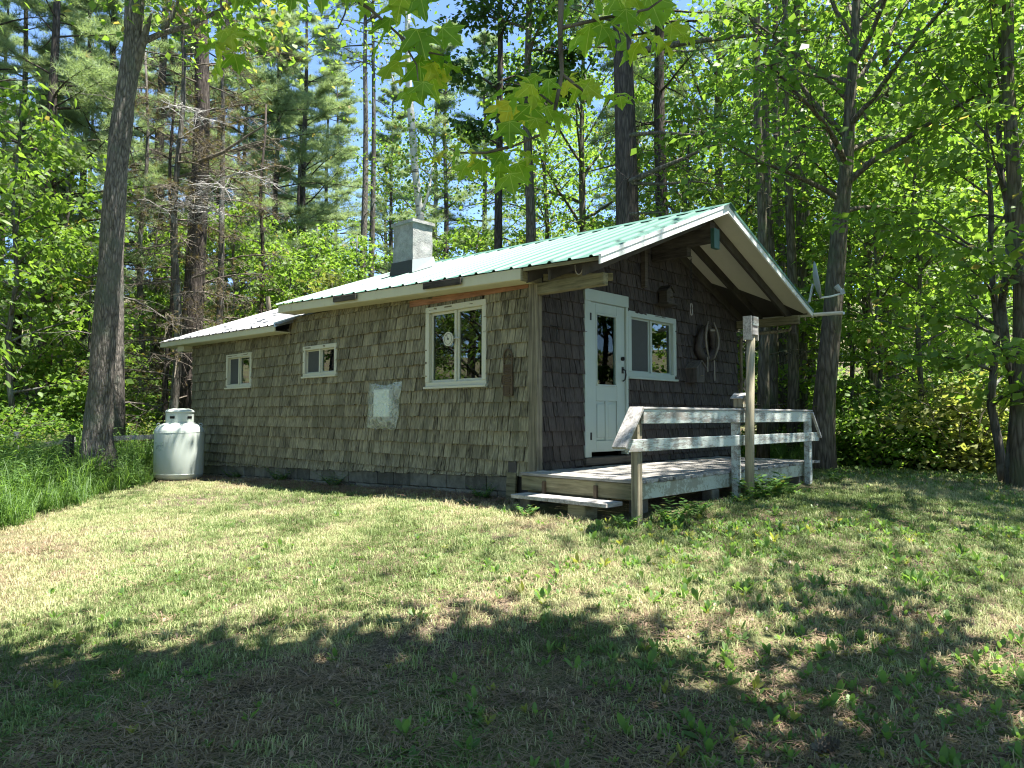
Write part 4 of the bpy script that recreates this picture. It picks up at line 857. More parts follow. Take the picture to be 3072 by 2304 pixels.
def pine(H, hb, R, rt, ntuft, tsize, bark, leafmat, nwh=14, dead=8, dead_len=2.2, droop=-.02, lean=(0, 0)):
    mb = MB(); n = 10; pts = [Vector((lean[0] * H * k / n + .05 * math.sin(k), lean[1] * H * k / n + .05 * math.cos(k * 1.4), H * k / n - (.25 if k == 0 else 0))) for k in range(n + 1)]; rad = [rt * (1.2 if k == 0 else 1) * (1 - .9 * k / n) + .01 for k in range(n + 1)]
    mb.tube(pts, rad, 10, rough=.05); C = []
    def tp(h): k = min(n - 1, int(h / H * n)); return pts[k].lerp(pts[k + 1], h / H * n - k), rad[k]
    for w in range(nwh):
        u = (w + random.random() * .5) / nwh; h = hb + (H * .98 - hb) * u; L0 = R * (1 - u) ** .75 * (.75 + .25 * min(1, u * 5)) + .35
        for b in range(random.choice((3, 4, 5))):
            az = random.uniform(0, 6.28); L = L0 * random.uniform(.6, 1.15); o, r0 = tp(h + random.uniform(-.2, .2)); el = random.uniform(-.05, .3) + .35 * u
            p = wander(o, (math.cos(az) * math.cos(el), math.sin(az) * math.cos(el), math.sin(el)), L, 5, .1, .02 + droop); mb.tube(p, [max(.006, (.012 + L * .011) * (1 - .85 * k / 5)) for k in range(6)], 4, cap=False)
            for j in range(7):
                t = .3 + .7 * (j + random.random()) / 7; k = min(4, int(t * 5)); q = p[k].lerp(p[k + 1], t * 5 - k); az2 = az + random.choice((-1, 1)) * random.uniform(.5, 1.1); sl = L * .32 * (1.2 - .6 * t)
                s = wander(q, (math.cos(az2), math.sin(az2), random.uniform(0, .35)), sl, 3, .15, .03); mb.tube(s, [.008, .006, .005, .003], 3, cap=False)
                for a, c in zip(s, s[1:]): C.append((*a.lerp(c, .7), sl))
    for b in range(dead):
        h = random.uniform(.8, hb); az = random.uniform(0, 6.28); o, r0 = tp(h); p = wander(o, (math.cos(az), math.sin(az), random.uniform(-.15, .2)), dead_len * random.uniform(.4, 1.1), 5, .22, -.05); mb.tube(p, [.022, .018, .013, .009, .006, .003], 4, cap=False)
        for j in range(4):
            k = random.randrange(1, 5); s = wander(p[k], (math.cos(az + random.uniform(-1.2, 1.2)), math.sin(az + random.uniform(-1.2, 1.2)), random.uniform(-.3, .3)), .7, 3, .3, -.06); mb.tube(s, [.008, .006, .004, .002], 3, cap=False)
    C = np.array(C); pick = RNG.integers(0, len(C), ntuft); P = C[pick, :3] + gau(ntuft, 3) * np.array([.20, .20, .07]) * np.clip(C[pick, 3:4], .5, 1.3)
    y = unit(np.concatenate([gau(ntuft, 2), .3 + .4 * rnd(ntuft, 1)], 1)); z = unit(np.concatenate([gau(ntuft, 2) * .6, np.ones((ntuft, 1))], 1))
    V, F = leaves(P, y, z, tsize * (.7 + .6 * rnd(ntuft)), (NEEDLE_T, NEEDLE_F)); t = np.clip(.6 * RNG.random(len(C))[pick] + .4 * rnd(ntuft), 0, 1)
    return mesh_of('trunk', mb, fix=False, smooth=True), fast_mesh('crown', V, F, np.repeat(t, 27), leafmat), bark
def dead_conifer(H, rt, nbr, bl, bark, twigmat, needles=0):
    mb = MB(); pts = [Vector((.06 * math.sin(k), .06 * math.cos(k * 1.3), H * k / 10 - (.25 if k == 0 else 0))) for k in range(11)]; mb.tube(pts, [rt * (1 - .8 * k / 10) + .01 for k in range(11)], 10, rough=.06); tw = MB(); C = []
    for b in range(nbr):
        h = .6 + (H * .95 - .6) * (b + random.random()) / nbr; o = pts[min(9, int(h / H * 10))].copy(); o.z = h; az = random.uniform(0, 6.28); L = bl * random.uniform(.35, 1.1) * (1.1 - .5 * h / H); p = wander(o, (math.cos(az), math.sin(az), random.uniform(-.2, .3)), L, 6, .2, -.05); tw.tube(p, [max(.004, .024 * (1 - .85 * k / 6)) for k in range(7)], 4, cap=False)
        for j in range(10):
            k = random.randrange(1, 6); a2 = az + random.uniform(-1.3, 1.3); s = wander(p[k], (math.cos(a2), math.sin(a2), random.uniform(-.45, .3)), L * random.uniform(.2, .45), 4, .3, -.08); tw.tube(s, [.009, .007, .005, .004, .002], 3, cap=False)
            for q in s: C.append(tuple(q))
            for _ in range(3):
                q = s[random.randrange(1, 4)]; tw.tube(wander(q, (random.uniform(-1, 1), random.uniform(-1, 1), random.uniform(-.8, .3)), .35, 3, .35, -.1), [.005, .004, .003, .0015], 3, cap=False)
    crown = mesh_of('dead_branches', tw, fix=False); nm = None
    if needles:
        C = np.array(C); pick = RNG.integers(0, len(C), needles); P = C[pick] + gau(needles, 3) * .12; V, F = leaves(P, unit(gau(needles, 3)), unit(gau(needles, 3)), .10 * (.6 + .8 * rnd(needles)), (NEEDLE_T, NEEDLE_F)); nm = fast_mesh('brown_needles', V, F, np.repeat(rnd(needles), 27), NEEDLE_DEAD)
    return mesh_of('trunk', mb, fix=False, smooth=True), crown, bark, twigmat, nm
def shrub(H, R, nleaf, lsize, leafmat, shape=(LEAFQ, LEAFQF), nst=9):
    mb = MB(); C = []
    for i in range(nst):
        az = i * 2.4; p = wander((random.uniform(-.2, .2), random.uniform(-.2, .2), -.1), (math.cos(az) * .45, math.sin(az) * .45, 1), H * random.uniform(.7, 1.1), 6, .16, -.02); mb.tube(p, [.02 * (1 - .13 * k) for k in range(7)], 4, cap=False)
        for j in range(8):
            k = random.randrange(1, 6); a2 = random.uniform(0, 6.28); s = wander(p[k], (math.cos(a2), math.sin(a2), random.uniform(-.05, .5)), R * random.uniform(.3, .8), 3, .25, -.06); mb.tube(s, [.009, .007, .005, .003], 3, cap=False)
            for q in s[1:]: C.append(tuple(q))
    C = np.array(C); pick = RNG.integers(0, len(C), nleaf); off = gau(nleaf, 3) * np.array([.26, .26, .12]); P = C[pick] + off; P[:, 2] = np.maximum(P[:, 2], .03)
    dirs = np.concatenate([gau(nleaf, 2), -.2 - rnd(nleaf, 1) * .4], 1); nor = np.concatenate([gau(nleaf, 2) * .5, np.ones((nleaf, 1))], 1); V, F = leaves(P, dirs, nor, lsize * (.6 + .7 * rnd(nleaf)), shape)
    t = np.clip(.5 * RNG.random(len(C))[pick] + .5 * rnd(nleaf), 0, 1); return mesh_of('stems', mb, fix=False, smooth=True), fast_mesh('foliage', V, F, np.repeat(t, len(shape[0])), leafmat), DEADTWIG
def plant_tree(name, label, kit, x, y, rot=None, s=1.0, group=None, z=None, cat='tree', names=('trunk', 'crown'), sz=None, mats=None):
    tm, cm, bark = kit[:3]
    if not tm.materials: tm.materials.append(bark)
    t = thing(name, label, cat, (x, y, g1(x, y) if z is None else z), group); t.rotation_euler = (0, 0, random.uniform(0, 6.28) if rot is None else rot); t.scale = (s, s, sz or s)
    a = bpy.data.objects.new(names[0], tm); COL.objects.link(a); a.parent = t
    b = bpy.data.objects.new(names[1], cm); COL.objects.link(b); b.parent = t
    if mats:
        for o, m_ in zip((a, b), mats):
            if m_: o.material_slots[0].link = 'OBJECT'; o.material_slots[0].material = m_
    if len(kit) > 3:
        if not cm.materials: cm.materials.append(kit[3])
        if kit[4]: c = bpy.data.objects.new('brown_needles', kit[4]); COL.objects.link(c); c.parent = t
    return t
def px_tree(px, depth): return LD(lat(px, depth), depth)
# ================================================================== FOREST
random.seed(21)
K_MAPLE = [broadleaf(17, 3.0, 4.2, .19, 6800, .18, BARK_MAPLE, LEAF_MAPLE, nlimb=24), broadleaf(15, 2.2, 3.8, .16, 6200, .175, BARK_MAPLE, LEAF_LIGHT, nlimb=24), broadleaf(19, 5.5, 4.0, .21, 6200, .185, BARK_GREY, LEAF_MAPLE, nlimb=22)]
K_SAP = [broadleaf(7.5, .9, 2.0, .05, 3000, .15, BARK_GREY, LEAF_LIGHT, nlimb=18, sub=5), broadleaf(9, 1.2, 2.2, .06, 3600, .15, BARK_GREY, LEAF_LIGHT, nlimb=20, sub=5)]
K_PINE = [pine(22, 4.5, 3.8, .22, 8500, .28, BARK_DARK, NEEDLE, nwh=17), pine(20, 2.5, 3.4, .19, 8500, .27, BARK_DARK, NEEDLE, nwh=17, dead=6), pine(24, 10, 3.6, .27, 4400, .27, BARK_DARK, NEEDLE, dead=16)]
K_DEAD = [dead_conifer(15, .25, 46, 2.4, BARK_DARK, DEADTWIG, 1500), dead_conifer(11, .09, 34, 1.8, BARK_GREY, DEADTWIG, 1200), dead_conifer(9, .07, 30, 1.6, BARK_DARK, DEADTWIG, 0)]
K_SHRUB = [shrub(1.9, 1.0, 2000, .13, LEAF_LIGHT), shrub(2.4, 1.2, 2300, .14, LEAF_MAPLE), shrub(1.4, .9, 1700, .12, LEAF_LIGHT)]
K_BARE = [pine(21, 14, 2.6, .14, 1500, .25, BARK_GREY, NEEDLE, nwh=8, dead=10, dead_len=1.6)]

# --- the leaning oak by the tank
def leaning_oak():
    d = 12.9; path = [((205, 1010), .34), ((208, 985), .30), ((212, 930), .245), ((216, 860), .215), ((224, 740), .20), ((235, 600), .19), ((243, 480), .185), ((253, 360), .18), ((262, 270), .175), ((272, 200), .165), ((283, 120), .15), ((292, 30), .14), ((300, -120), .12), ((310, -320), .09)]
    s = IW / 2212; pts = [at(x * s, y * s, d) for (x, y), r in path]; b = pts[0].copy(); b[2] = g1(b[0], b[1]) - .15; pts = [b] + pts[1:]; base = (b[0], b[1], b[2] + .15)
    t = thing('leaning_oak', 'thick grey leaning tree with broken stub behind the gas tank', 'tree', base)
    mb = MB(); fine = []; fr = []
    for (p, q, ra, rb) in zip(pts, pts[1:], [r for _, r in path], [r for _, r in path][1:]):
        for k in range(5): u = k / 5; fine.append(p * (1 - u) + q * u); fr.append(ra * (1 - u) + rb * u)
    fine.append(pts[-1]); fr.append(path[-1][1]); n = 26; vs = []; rr = random.Random(4); lob = [rr.uniform(-.09, .09) for _ in range(n)]
    for i, (p, r) in enumerate(zip(fine, fr)):
        for k in range(n):
            a = 2 * math.pi * k / n; fl = max(0, 1 - i / 9.0); q = r * (1 + lob[k] * (.5 + 2.2 * fl) + rr.uniform(-.03, .03) + .05 * math.sin(i * .7 + k)); vs.append((p[0] + q * math.cos(a), p[1] + q * math.sin(a), p[2]))
    mb.add(vs, [(i * n + k, i * n + (k + 1) % n, (i + 1) * n + (k + 1) % n, (i + 1) * n + k) for i in range(len(fine) - 1) for k in range(n)]); tr = part('trunk', mb, BARK_OAK, t, smooth=True, fix=False)
    mb = MB(); P = lambda x, y, dd=0: Vector(at(x * s, y * s, d + dd)); mb.tube([P(288, 150), P(305, 105), P(318, 60), P(327, 30)], [.09, .08, .06, .015], 7, rough=.25); part('broken_stub', mb, DEADTWIG, tr)
    mb = MB(); 
    for lp, lr in (([P(285, 125), P(310, 90), P(350, 72), P(410, 55), P(480, 20), P(560, -40)], [.07, .06, .05, .045, .035, .02]), ([P(350, 72), P(370, 40), P(385, 0), P(395, -60)], [.04, .035, .03, .02]), ([P(225, 590), P(190, 600), P(165, 590)], [.03, .018, .006]), ([P(222, 460), P(205, 450)], [.03, .012])):
        part('limb', MB().tube(lp, lr, 7), BARK_OAK, tr, smooth=True)
    cp = []
    for (x, y) in ((480, 20), (560, -40), (385, 0), (395, -60), (310, -320), (300, -250)): cp.append(at(x * s, y * s, d))
    cp = np.array(cp); n = 5200; pk = RNG.integers(0, len(cp), n); Pn = cp[pk] + gau(n, 3) * np.array([1.1, 1.1, .7]) + np.array([0, 0, .7]); keep = Pn[:, 2] > 6.9; Pn = Pn[keep]; n = len(Pn)
    V, F = leaves(Pn, np.concatenate([gau(n, 2), -.3 - rnd(n, 1) * .3], 1), np.concatenate([gau(n, 2) * .5, np.ones((n, 1))], 1), .15 * (.6 + .7 * rnd(n))); me = fast_mesh('crown', V - np.array(base), F, np.repeat(rnd(n), 4), LEAF_LIGHT); o = bpy.data.objects.new('crown', me); COL.objects.link(o); o.parent = t
    mb = MB(); q = P(150, 990); mb.tube([(q.x, q.y, g1(q.x, q.y) - .1), (q.x - .02, q.y, q.z + .3), (q.x + .02, q.y, q.z + .42)], [.10, .09, .05], 8, rough=.12); single('old_stump', mb, BARK_DARK, 'dark rotten stump at the foot of the leaning tree', 'stump', (q.x, q.y, g1(q.x, q.y)))
leaning_oak()

ORD = ['first', 'second', 'third', 'fourth', 'fifth', 'sixth', 'seventh', 'eighth', 'ninth', 'tenth', 'eleventh', 'twelfth', 'thirteenth', 'fourteenth', 'fifteenth', 'sixteenth', 'seventeenth', 'eighteenth', 'nineteenth', 'twentieth', 'twenty first']
def row(items, text):
    """give each item (px, depth, kind) of a stand its place, counted from the left"""
    out = []; xs = sorted(items)
    for it in items: out.append((it, text % ORD[xs.index(it)]))
    return out
def T(kit, px, depth, name, label, group=None, **k):
    p = px_tree(px * IW / 2212, depth); return plant_tree(name, label, kit, p[0], p[1], group=group, **k)
# --- named trees, left to right (pixel column in the 2212 wide view, depth in metres)
T(K_BARE[0], 252, 16, 'pine_tree', 'grey hollow trunk right behind the leaning tree', s=1.15, mats=(BARK_OAK, None))
dpine = T(K_DEAD[0], 418, 19, 'dead_pine', 'thick dark dying pine full of dead branches behind the cabin end', s=1.25)
T(K_DEAD[1], 375, 18.2, 'dead_pine', 'slim dead trunk just left of the dark dying pine', s=1.2)
T(K_DEAD[2], 362, 18.8, 'dead_pine', 'thinnest dead stem leftmost beside the dark dying pine', s=1.1)
T(K_DEAD[1], 470, 21, 'dead_pine', 'dead brown pine with drooping twigs right of the dark dying pine', s=1.25)
T(K_DEAD[1], 300, 22, 'dead_pine', 'brown needled dying pine between the leaning tree and dark pine', s=1.1)
T(K_DEAD[2], 560, 23, 'dead_pine', 'dead grey stem over the low left roof of the cabin', s=1.2)
T(K_BARE[0], 783, 27, 'pine_tree', 'tall thin two toned pine left of the birch behind the roof', s=1.1, mats=(BARK_OAK, None))
T(K_BARE[0], 800, 29, 'pine_tree', 'second thin pine crowding close against the one left of birch', s=1.05, mats=(BARK_GREY, None))
def birch():
    s = IW / 2212; d = 20; pts = [at(x * s, y * s, d) for x, y in ((925, 900), (918, 620), (908, 470), (897, 370), (888, 250), (882, 170), (880, 60), (884, -100))]; b = pts[0]; b[2] = g1(b[0], b[1]) - .1
    t = thing('birch_tree', 'white birch trunk with black marks rising behind the chimney', 'tree', tuple(b)); mb = MB(); mb.tube(pts, [.13, .115, .105, .10, .095, .09, .08, .06], 12, rough=.04); part('trunk', mb, BIRCH, t, smooth=True)
    mb = MB(); part('limb', MB().tube([pts[2], at(925 * s, 420 * s, d), at(940 * s, 330 * s, d + .5)], [.05, .04, .02], 6), BIRCH, t); part('limb', MB().tube([pts[4], at(860 * s, 200 * s, d), at(830 * s, 120 * s, d)], [.04, .03, .015], 6), BIRCH, t)
    cp = np.array([at(x * s, y * s, d) for x, y in ((880, -150), (850, -100), (930, -120), (940, 330), (925, 400), (830, 110), (905, 560), (870, 330))]); n = 3600; pk = RNG.integers(0, len(cp), n); Pn = cp[pk] + gau(n, 3) * np.array([.8, .8, .6]); V, F = leaves(Pn, np.concatenate([gau(n, 2), -.4 - rnd(n, 1) * .3], 1), np.concatenate([gau(n, 2) * .6, np.ones((n, 1))], 1), .11 * (.6 + .7 * rnd(n)))
    o = bpy.data.objects.new('crown', fast_mesh('crown', V - np.array(b), F, np.repeat(rnd(n), 4), LEAF_LIGHT)); COL.objects.link(o); o.parent = t
birch()
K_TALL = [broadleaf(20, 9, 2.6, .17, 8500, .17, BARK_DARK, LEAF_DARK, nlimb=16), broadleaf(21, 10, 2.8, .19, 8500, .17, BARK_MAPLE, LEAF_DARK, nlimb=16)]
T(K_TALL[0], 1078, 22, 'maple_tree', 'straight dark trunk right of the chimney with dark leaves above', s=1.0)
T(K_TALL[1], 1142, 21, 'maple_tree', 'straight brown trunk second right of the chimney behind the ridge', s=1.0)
bp = T(K_PINE[2], 1352, 16.5, 'pine_tree', 'thickest dark pine trunk rising straight above the green roof', s=1.15, rot=0)
def off_part(t, name, mb, mat):
    me = mesh_of(name, mb, tuple(t.location), True, False); sc3 = t.scale[0]; me.transform(Matrix.Rotation(-t.rotation_euler.z, 4, 'Z') @ Matrix.Scale(1 / sc3, 4)); me.materials.append(mat); o = bpy.data.objects.new(name, me); COL.objects.link(o); o.parent = t; return o
def side_branch(t, pts, d, r, mat, twigs=0, name='dead_branch'):
    s = IW / 2212; q = [Vector(at(x * s, y * s, d - .25 * k)) for k, (x, y) in enumerate(pts)]; mb = MB(); mb.tube(q, [r * (1 - .75 * k / (len(q) - 1)) for k in range(len(q))], 6, cap=False)
    for _ in range(twigs):
        k = random.randrange(1, len(q)); w = wander(q[k].lerp(q[k - 1], random.random()), (random.uniform(-1, 1), random.uniform(-1, 1), random.uniform(-.5, .5)), random.uniform(.3, .8), 4, .3, -.05); mb.tube(w, [.012, .009, .007, .005, .003], 4, cap=False)
        for _ in range(3): mb.tube(wander(w[random.randrange(1, 4)], (random.uniform(-1, 1), random.uniform(-1, 1), random.uniform(-.5, .4)), .3, 3, .3, -.06), [.006, .005, .003, .002], 3, cap=False)
    off_part(t, name, mb, mat)
for pts, r in (([(1360, 292), (1420, 286), (1500, 292), (1575, 288)], .05), ([(1362, 392), (1410, 370), (1470, 345), (1530, 318), (1590, 290)], .07), ([(1365, 395), (1430, 398), (1500, 392), (1560, 400)], .045), ([(1360, 462), (1400, 460), (1445, 458)], .04), ([(1370, 112), (1480, 92), (1560, 82), (1650, 74), (1760, 62)], .08)): side_branch(bp, pts, 16.3, r, BARK_MAPLE, 6)
T(K_PINE[2], 1432, 21, 'pine_tree', 'dark pine trunk just right of the thickest one above the roof', s=.95)
T(K_SAP[1], 1490, 19, 'young_maple', 'slender stem above the roof peak among bare branches', s=1.1)
def bent_maple():
    s = IW / 2212; d = 13.2; path = [(1772, 1030), (1776, 930), (1782, 850), (1790, 760), (1800, 660), (1808, 560), (1815, 470), (1826, 380), (1832, 300), (1838, 200), (1845, 100), (1850, 0), (1858, -120), (1862, -260)]
    pts = [Vector(at(x * s, y * s, d)) for x, y in path]; b = pts[0].copy(); b.z = g1(b.x, b.y); loc = [p - b for p in pts]; loc[0] = Vector((0, 0, -.1)); z_end = loc[-1].z
    kit = broadleaf(z_end / .92, 4.6, 3.8, .21, 9500, .15, BARK_MAPLE, LEAF_MAPLE, nlimb=26, trunk=loc); plant_tree('maple_tree', 'big dark maple trunk right behind the porch rail end', kit, b.x, b.y, rot=0)
bent_maple()
for pts, r in (([(425, 450), (395, 440), (355, 455)], .02), ([(430, 430), (445, 405), (470, 395), (490, 410)], .022), ([(430, 425), (480, 385), (530, 372), (575, 392), (610, 400)], .02), ([(430, 470), (460, 450), (480, 470)], .018), ([(440, 270), (420, 240), (390, 225), (350, 235)], .02), ([(430, 350), (480, 330), (540, 290), (585, 262)], .05), ([(415, 600), (450, 590), (500, 560)], .03)): side_branch(dpine, pts, 18.2, r, PALETWIG if r < .025 else DEADTWIG, 22 if r < .025 else 5)
T(K_TALL[1], 2206, 10.6, 'maple_tree', 'thick trunk cut by the right edge of the view', rot=1.0, s=.58, sz=.95, mats=(None, LEAF_LIGHT))
T(K_SAP[0], 2152, 11.2, 'young_maple', 'thin dark stem leftmost of the pair near the right edge', s=1.05)
T(K_SAP[1], 2182, 10.9, 'young_maple', 'thin dark stem nearest the trunk at the right edge', s=1.0)
for k, (px, d) in enumerate(((1650, 15.5), (1668, 17), (1690, 19), (1712, 16.5), (1735, 18), (1752, 21))):
    T(K_BARE[0], px, d, 'pine_tree', '%s slim brown trunk from the left behind the porch rail' % ORD[k], 'slim trunks behind the porch', s=random.uniform(.8, 1.0), mats=(BARK_MAPLE, None))
# right hand wood: maples in rows
g_r = 'leafy maples filling the wood on the right'
for (px, d, k), lb in row(((1560, 24, 0), (1660, 22, 1), (1740, 25, 2), (1880, 17, 1), (1930, 21, 0), (2000, 18.5, 2), (2100, 21, 0), (2250, 20, 1), (2310, 23, 2), (1480, 27, 0), (1600, 30, 2), (1780, 31, 0), (1920, 29, 1), (2080, 28, 2), (2240, 27, 0), (2030, 23, 1), (1380, 29, 1), (1260, 27, 0), (1180, 31, 1)), '%s leafy maple from the left in the wood right of the chimney'):
    T(K_MAPLE[k], px, d, 'maple_tree', lb, g_r, s=random.uniform(.85, 1.1))
for (px, d, k), lb in row(((1900, 15.5, 0), (1990, 14.5, 1), (2060, 17, 0), (2120, 13.8, 1), (1840, 16.5, 1), (1950, 19, 0), (2260, 15, 1), (1700, 20, 0), (1620, 18, 1)), '%s young maple from the left at the edge of the right wood'):
    T(K_SAP[k], px, d, 'young_maple', lb, 'young maples at the wood edge', s=random.uniform(.7, .95))
for (px, d, k), lb in row(((1820, 15.5, 0), (1870, 16.2, 1), (1920, 15, 1), (1975, 15.5, 0), (2020, 14.5, 1), (1700, 17.5, 2), (1640, 17, 2), (1760, 19, 1), (2150, 14, 0), (2220, 13, 2), (1850, 14.2, 0), (1900, 13.9, 2), (1950, 14.3, 0), (2000, 13.6, 2), (2045, 14.0, 0)), '%s shaded shrub from the left at the foot of the right wood'):
    T(K_SHRUB[k], px, d, 'leafy_shrub', lb, 'shrubs at the foot of the right wood', cat='shrub', names=('stems', 'foliage'), s=random.uniform(.5, 1.25), mats=(None, LEAF_MAPLE))
T(K_SHRUB[1], 2075, 13.2, 'yellow_shrub', 'sunlit yellow green bush left of the thin stems at right', cat='shrub', names=('stems', 'foliage'), s=1.05, mats=(None, LEAF_YELL))
T(K_SHRUB[0], 2125, 14.6, 'yellow_shrub', 'second yellow green bush behind the thin stems at right', cat='shrub', names=('stems', 'foliage'), s=1.0, mats=(None, LEAF_YELL))
# left hand wood: white pines and light saplings
g_l = 'white pines filling the wood on the left'
for (px, d, k), lb in row(((30, 24, 1), (95, 21, 0), (170, 27, 1), (225, 24, 0), (335, 26, 2), (400, 30, 1), (470, 27, 0), (520, 33, 1), (590, 29, 1), (650, 32, 0), (640, 38, 1), (560, 40, 0), (-60, 22, 0), (-10, 32, 1), (300, 35, 1), (140, 36, 0), (700, 42, 1), (842, 44, 0), (960, 36, 1)), '%s grey green white pine from the left in the left wood'):
    T(K_PINE[k], px, d, 'white_pine', lb, g_l, s=random.uniform(.85, 1.08))
for (px, d, k), lb in row(((60, 19, 0), (20, 17, 1), (130, 20, 1), (190, 19, 0), (500, 23, 0), (560, 25, 1), (620, 22.5, 0), (680, 24, 1), (735, 26, 0), (770, 25, 1), (1000, 27, 1), (1030, 25, 0), (640, 28, 1), (700, 30, 0), (400, 24, 1), (330, 23, 0), (440, 26, 1), (1080, 29, 0), (1150, 27, 1)), '%s bright sapling from the left behind the fence and roof'):
    T(K_SAP[k], px, d, 'sapling', lb, 'saplings in the left wood', s=random.uniform(.8, 1.1))
T(K_SAP[0], 712, 22, 'sapling', 'yellowing sapling above the roof just left of the chimney', s=.75, mats=(None, LEAF_YELL)); T(K_SAP[1], 775, 25, 'sapling', 'yellowing sapling at the foot of the thin pines', s=.6, mats=(None, LEAF_YELL))
for (px, d, k), lb in row(((20, 17, 0), (70, 18.5, 1), (120, 17.5, 2), (175, 18, 0), (265, 19, 1), (310, 18, 2), (350, 20, 0), (395, 21, 1), (30, 21, 1), (150, 22, 0), (240, 23, 1), (300, 24, 0), (430, 24, 1), (90, 25, 0), (200, 27, 1), (340, 27, 0), (-30, 15.5, 1), (10, 14.5, 2)), '%s sunlit shrub from the left on the bank behind the fence'):
    T(K_SHRUB[k], px, d, 'leafy_shrub', lb, 'shrubs on the bank behind the fence', cat='shrub', names=('stems', 'foliage'), s=random.uniform(.75, 1.1))
for px, d, lb in ((330, 17.2, 'yellow green bush behind the fence just right of the leaning tree'), (365, 18, 'yellow green bush behind the fence next to the cabin end'), (100, 16, 'yellow green bush behind the fence left of the leaning tree')): T(K_SHRUB[2], px, d, 'yellow_shrub', lb, 'yellow bushes behind the fence', cat='shrub', names=('stems', 'foliage'), s=.8, mats=(None, LEAF_YELL))
# far rows close the view
for i in range(26):
    px = -250 + i * 108; d = random.uniform(44, 56); (T(K_PINE[i % 2], px, d, 'white_pine', 'distant pine closing the view far back in the wood', 'far pines', s=1.1) if px < 760 or i % 3 == 0 else T(K_MAPLE[i % 3], px, d, 'maple_tree', 'distant maple closing the view far back in the right wood', 'far maples', s=1.2))
for i in range(30):
    px = -80 + i * 82 + random.uniform(-25, 25); d = random.uniform(30, 40); T(K_SHRUB[i % 3], px, d, 'leafy_shrub', 'undergrowth bush far back between the trunks', 'undergrowth far back in the wood', cat='shrub', names=('stems', 'foliage'), s=random.uniform(1.3, 2.0))
# near branches hanging in at the left edge
def left_ash():
    kit = broadleaf(10, 1.6, 2.9, .12, 4200, .16, BARK_GREY, LEAF_LIGHT, shape=(LANCE_V, LANCE_F3), nlimb=22, one_side=-.6, flat=.5, droop=.5); p = LD(-9.5, 9.2); plant_tree('ash_tree', 'bright green leafy branches reaching in at the left edge', kit, p[0], p[1], rot=0)
left_ash()
# --- trees around and behind the viewer: their shade falls on the lawn and roof, their foliage shows in the window panes
for l, d, k, s in ((11.8, 7.0, 0, 1.0), (18, 12, 2, 1.0), (15, 3, 1, 1.0)):
    p = LD(l, d); plant_tree('maple_tree', 'tall maple beside the lawn just outside the right of the view', K_MAPLE[k], p[0], p[1], s=s, group='maples right of the view')
K_SHADE = broadleaf(16, 8.8, 4.6, .2, 4500, .18, BARK_MAPLE, LEAF_MAPLE, nlimb=18); p = LD(7.6, 7.4); plant_tree('maple_tree', 'tall high crowned maple right of the porch whose crown shades the roof end', K_SHADE, p[0], p[1])
for l, d, k in ((-15, 14, 0), (-18, 20, 1), (-12.5, 9.5, 1), (-22, 24, 0), (-19, 15, 0)):
    p = LD(l, d); plant_tree('white_pine', 'pine left of the view mirrored in the side windows', K_PINE[k], p[0], p[1], group='pines left of the view')
for l, d, k in ((-4.5, -3.5, 0), (.5, -6.5, 2), (-13, 1, 0), (-15, 6, 2), (-10, -6, 1), (-3, -11, 0), (4, -12, 2), (12, -8, 1), (-18, -3, 1), (18, -3, 0), (-20, 10, 0), (0, -18, 1), (-17, 13, 1)):  # first two added out of view to block sky and darken the foreground
    p = LD(l, d); plant_tree('maple_tree', 'unseen maple behind the viewer, blocking sky and mirrored in the panes', K_MAPLE[k], p[0], p[1], group='maples behind the viewer')

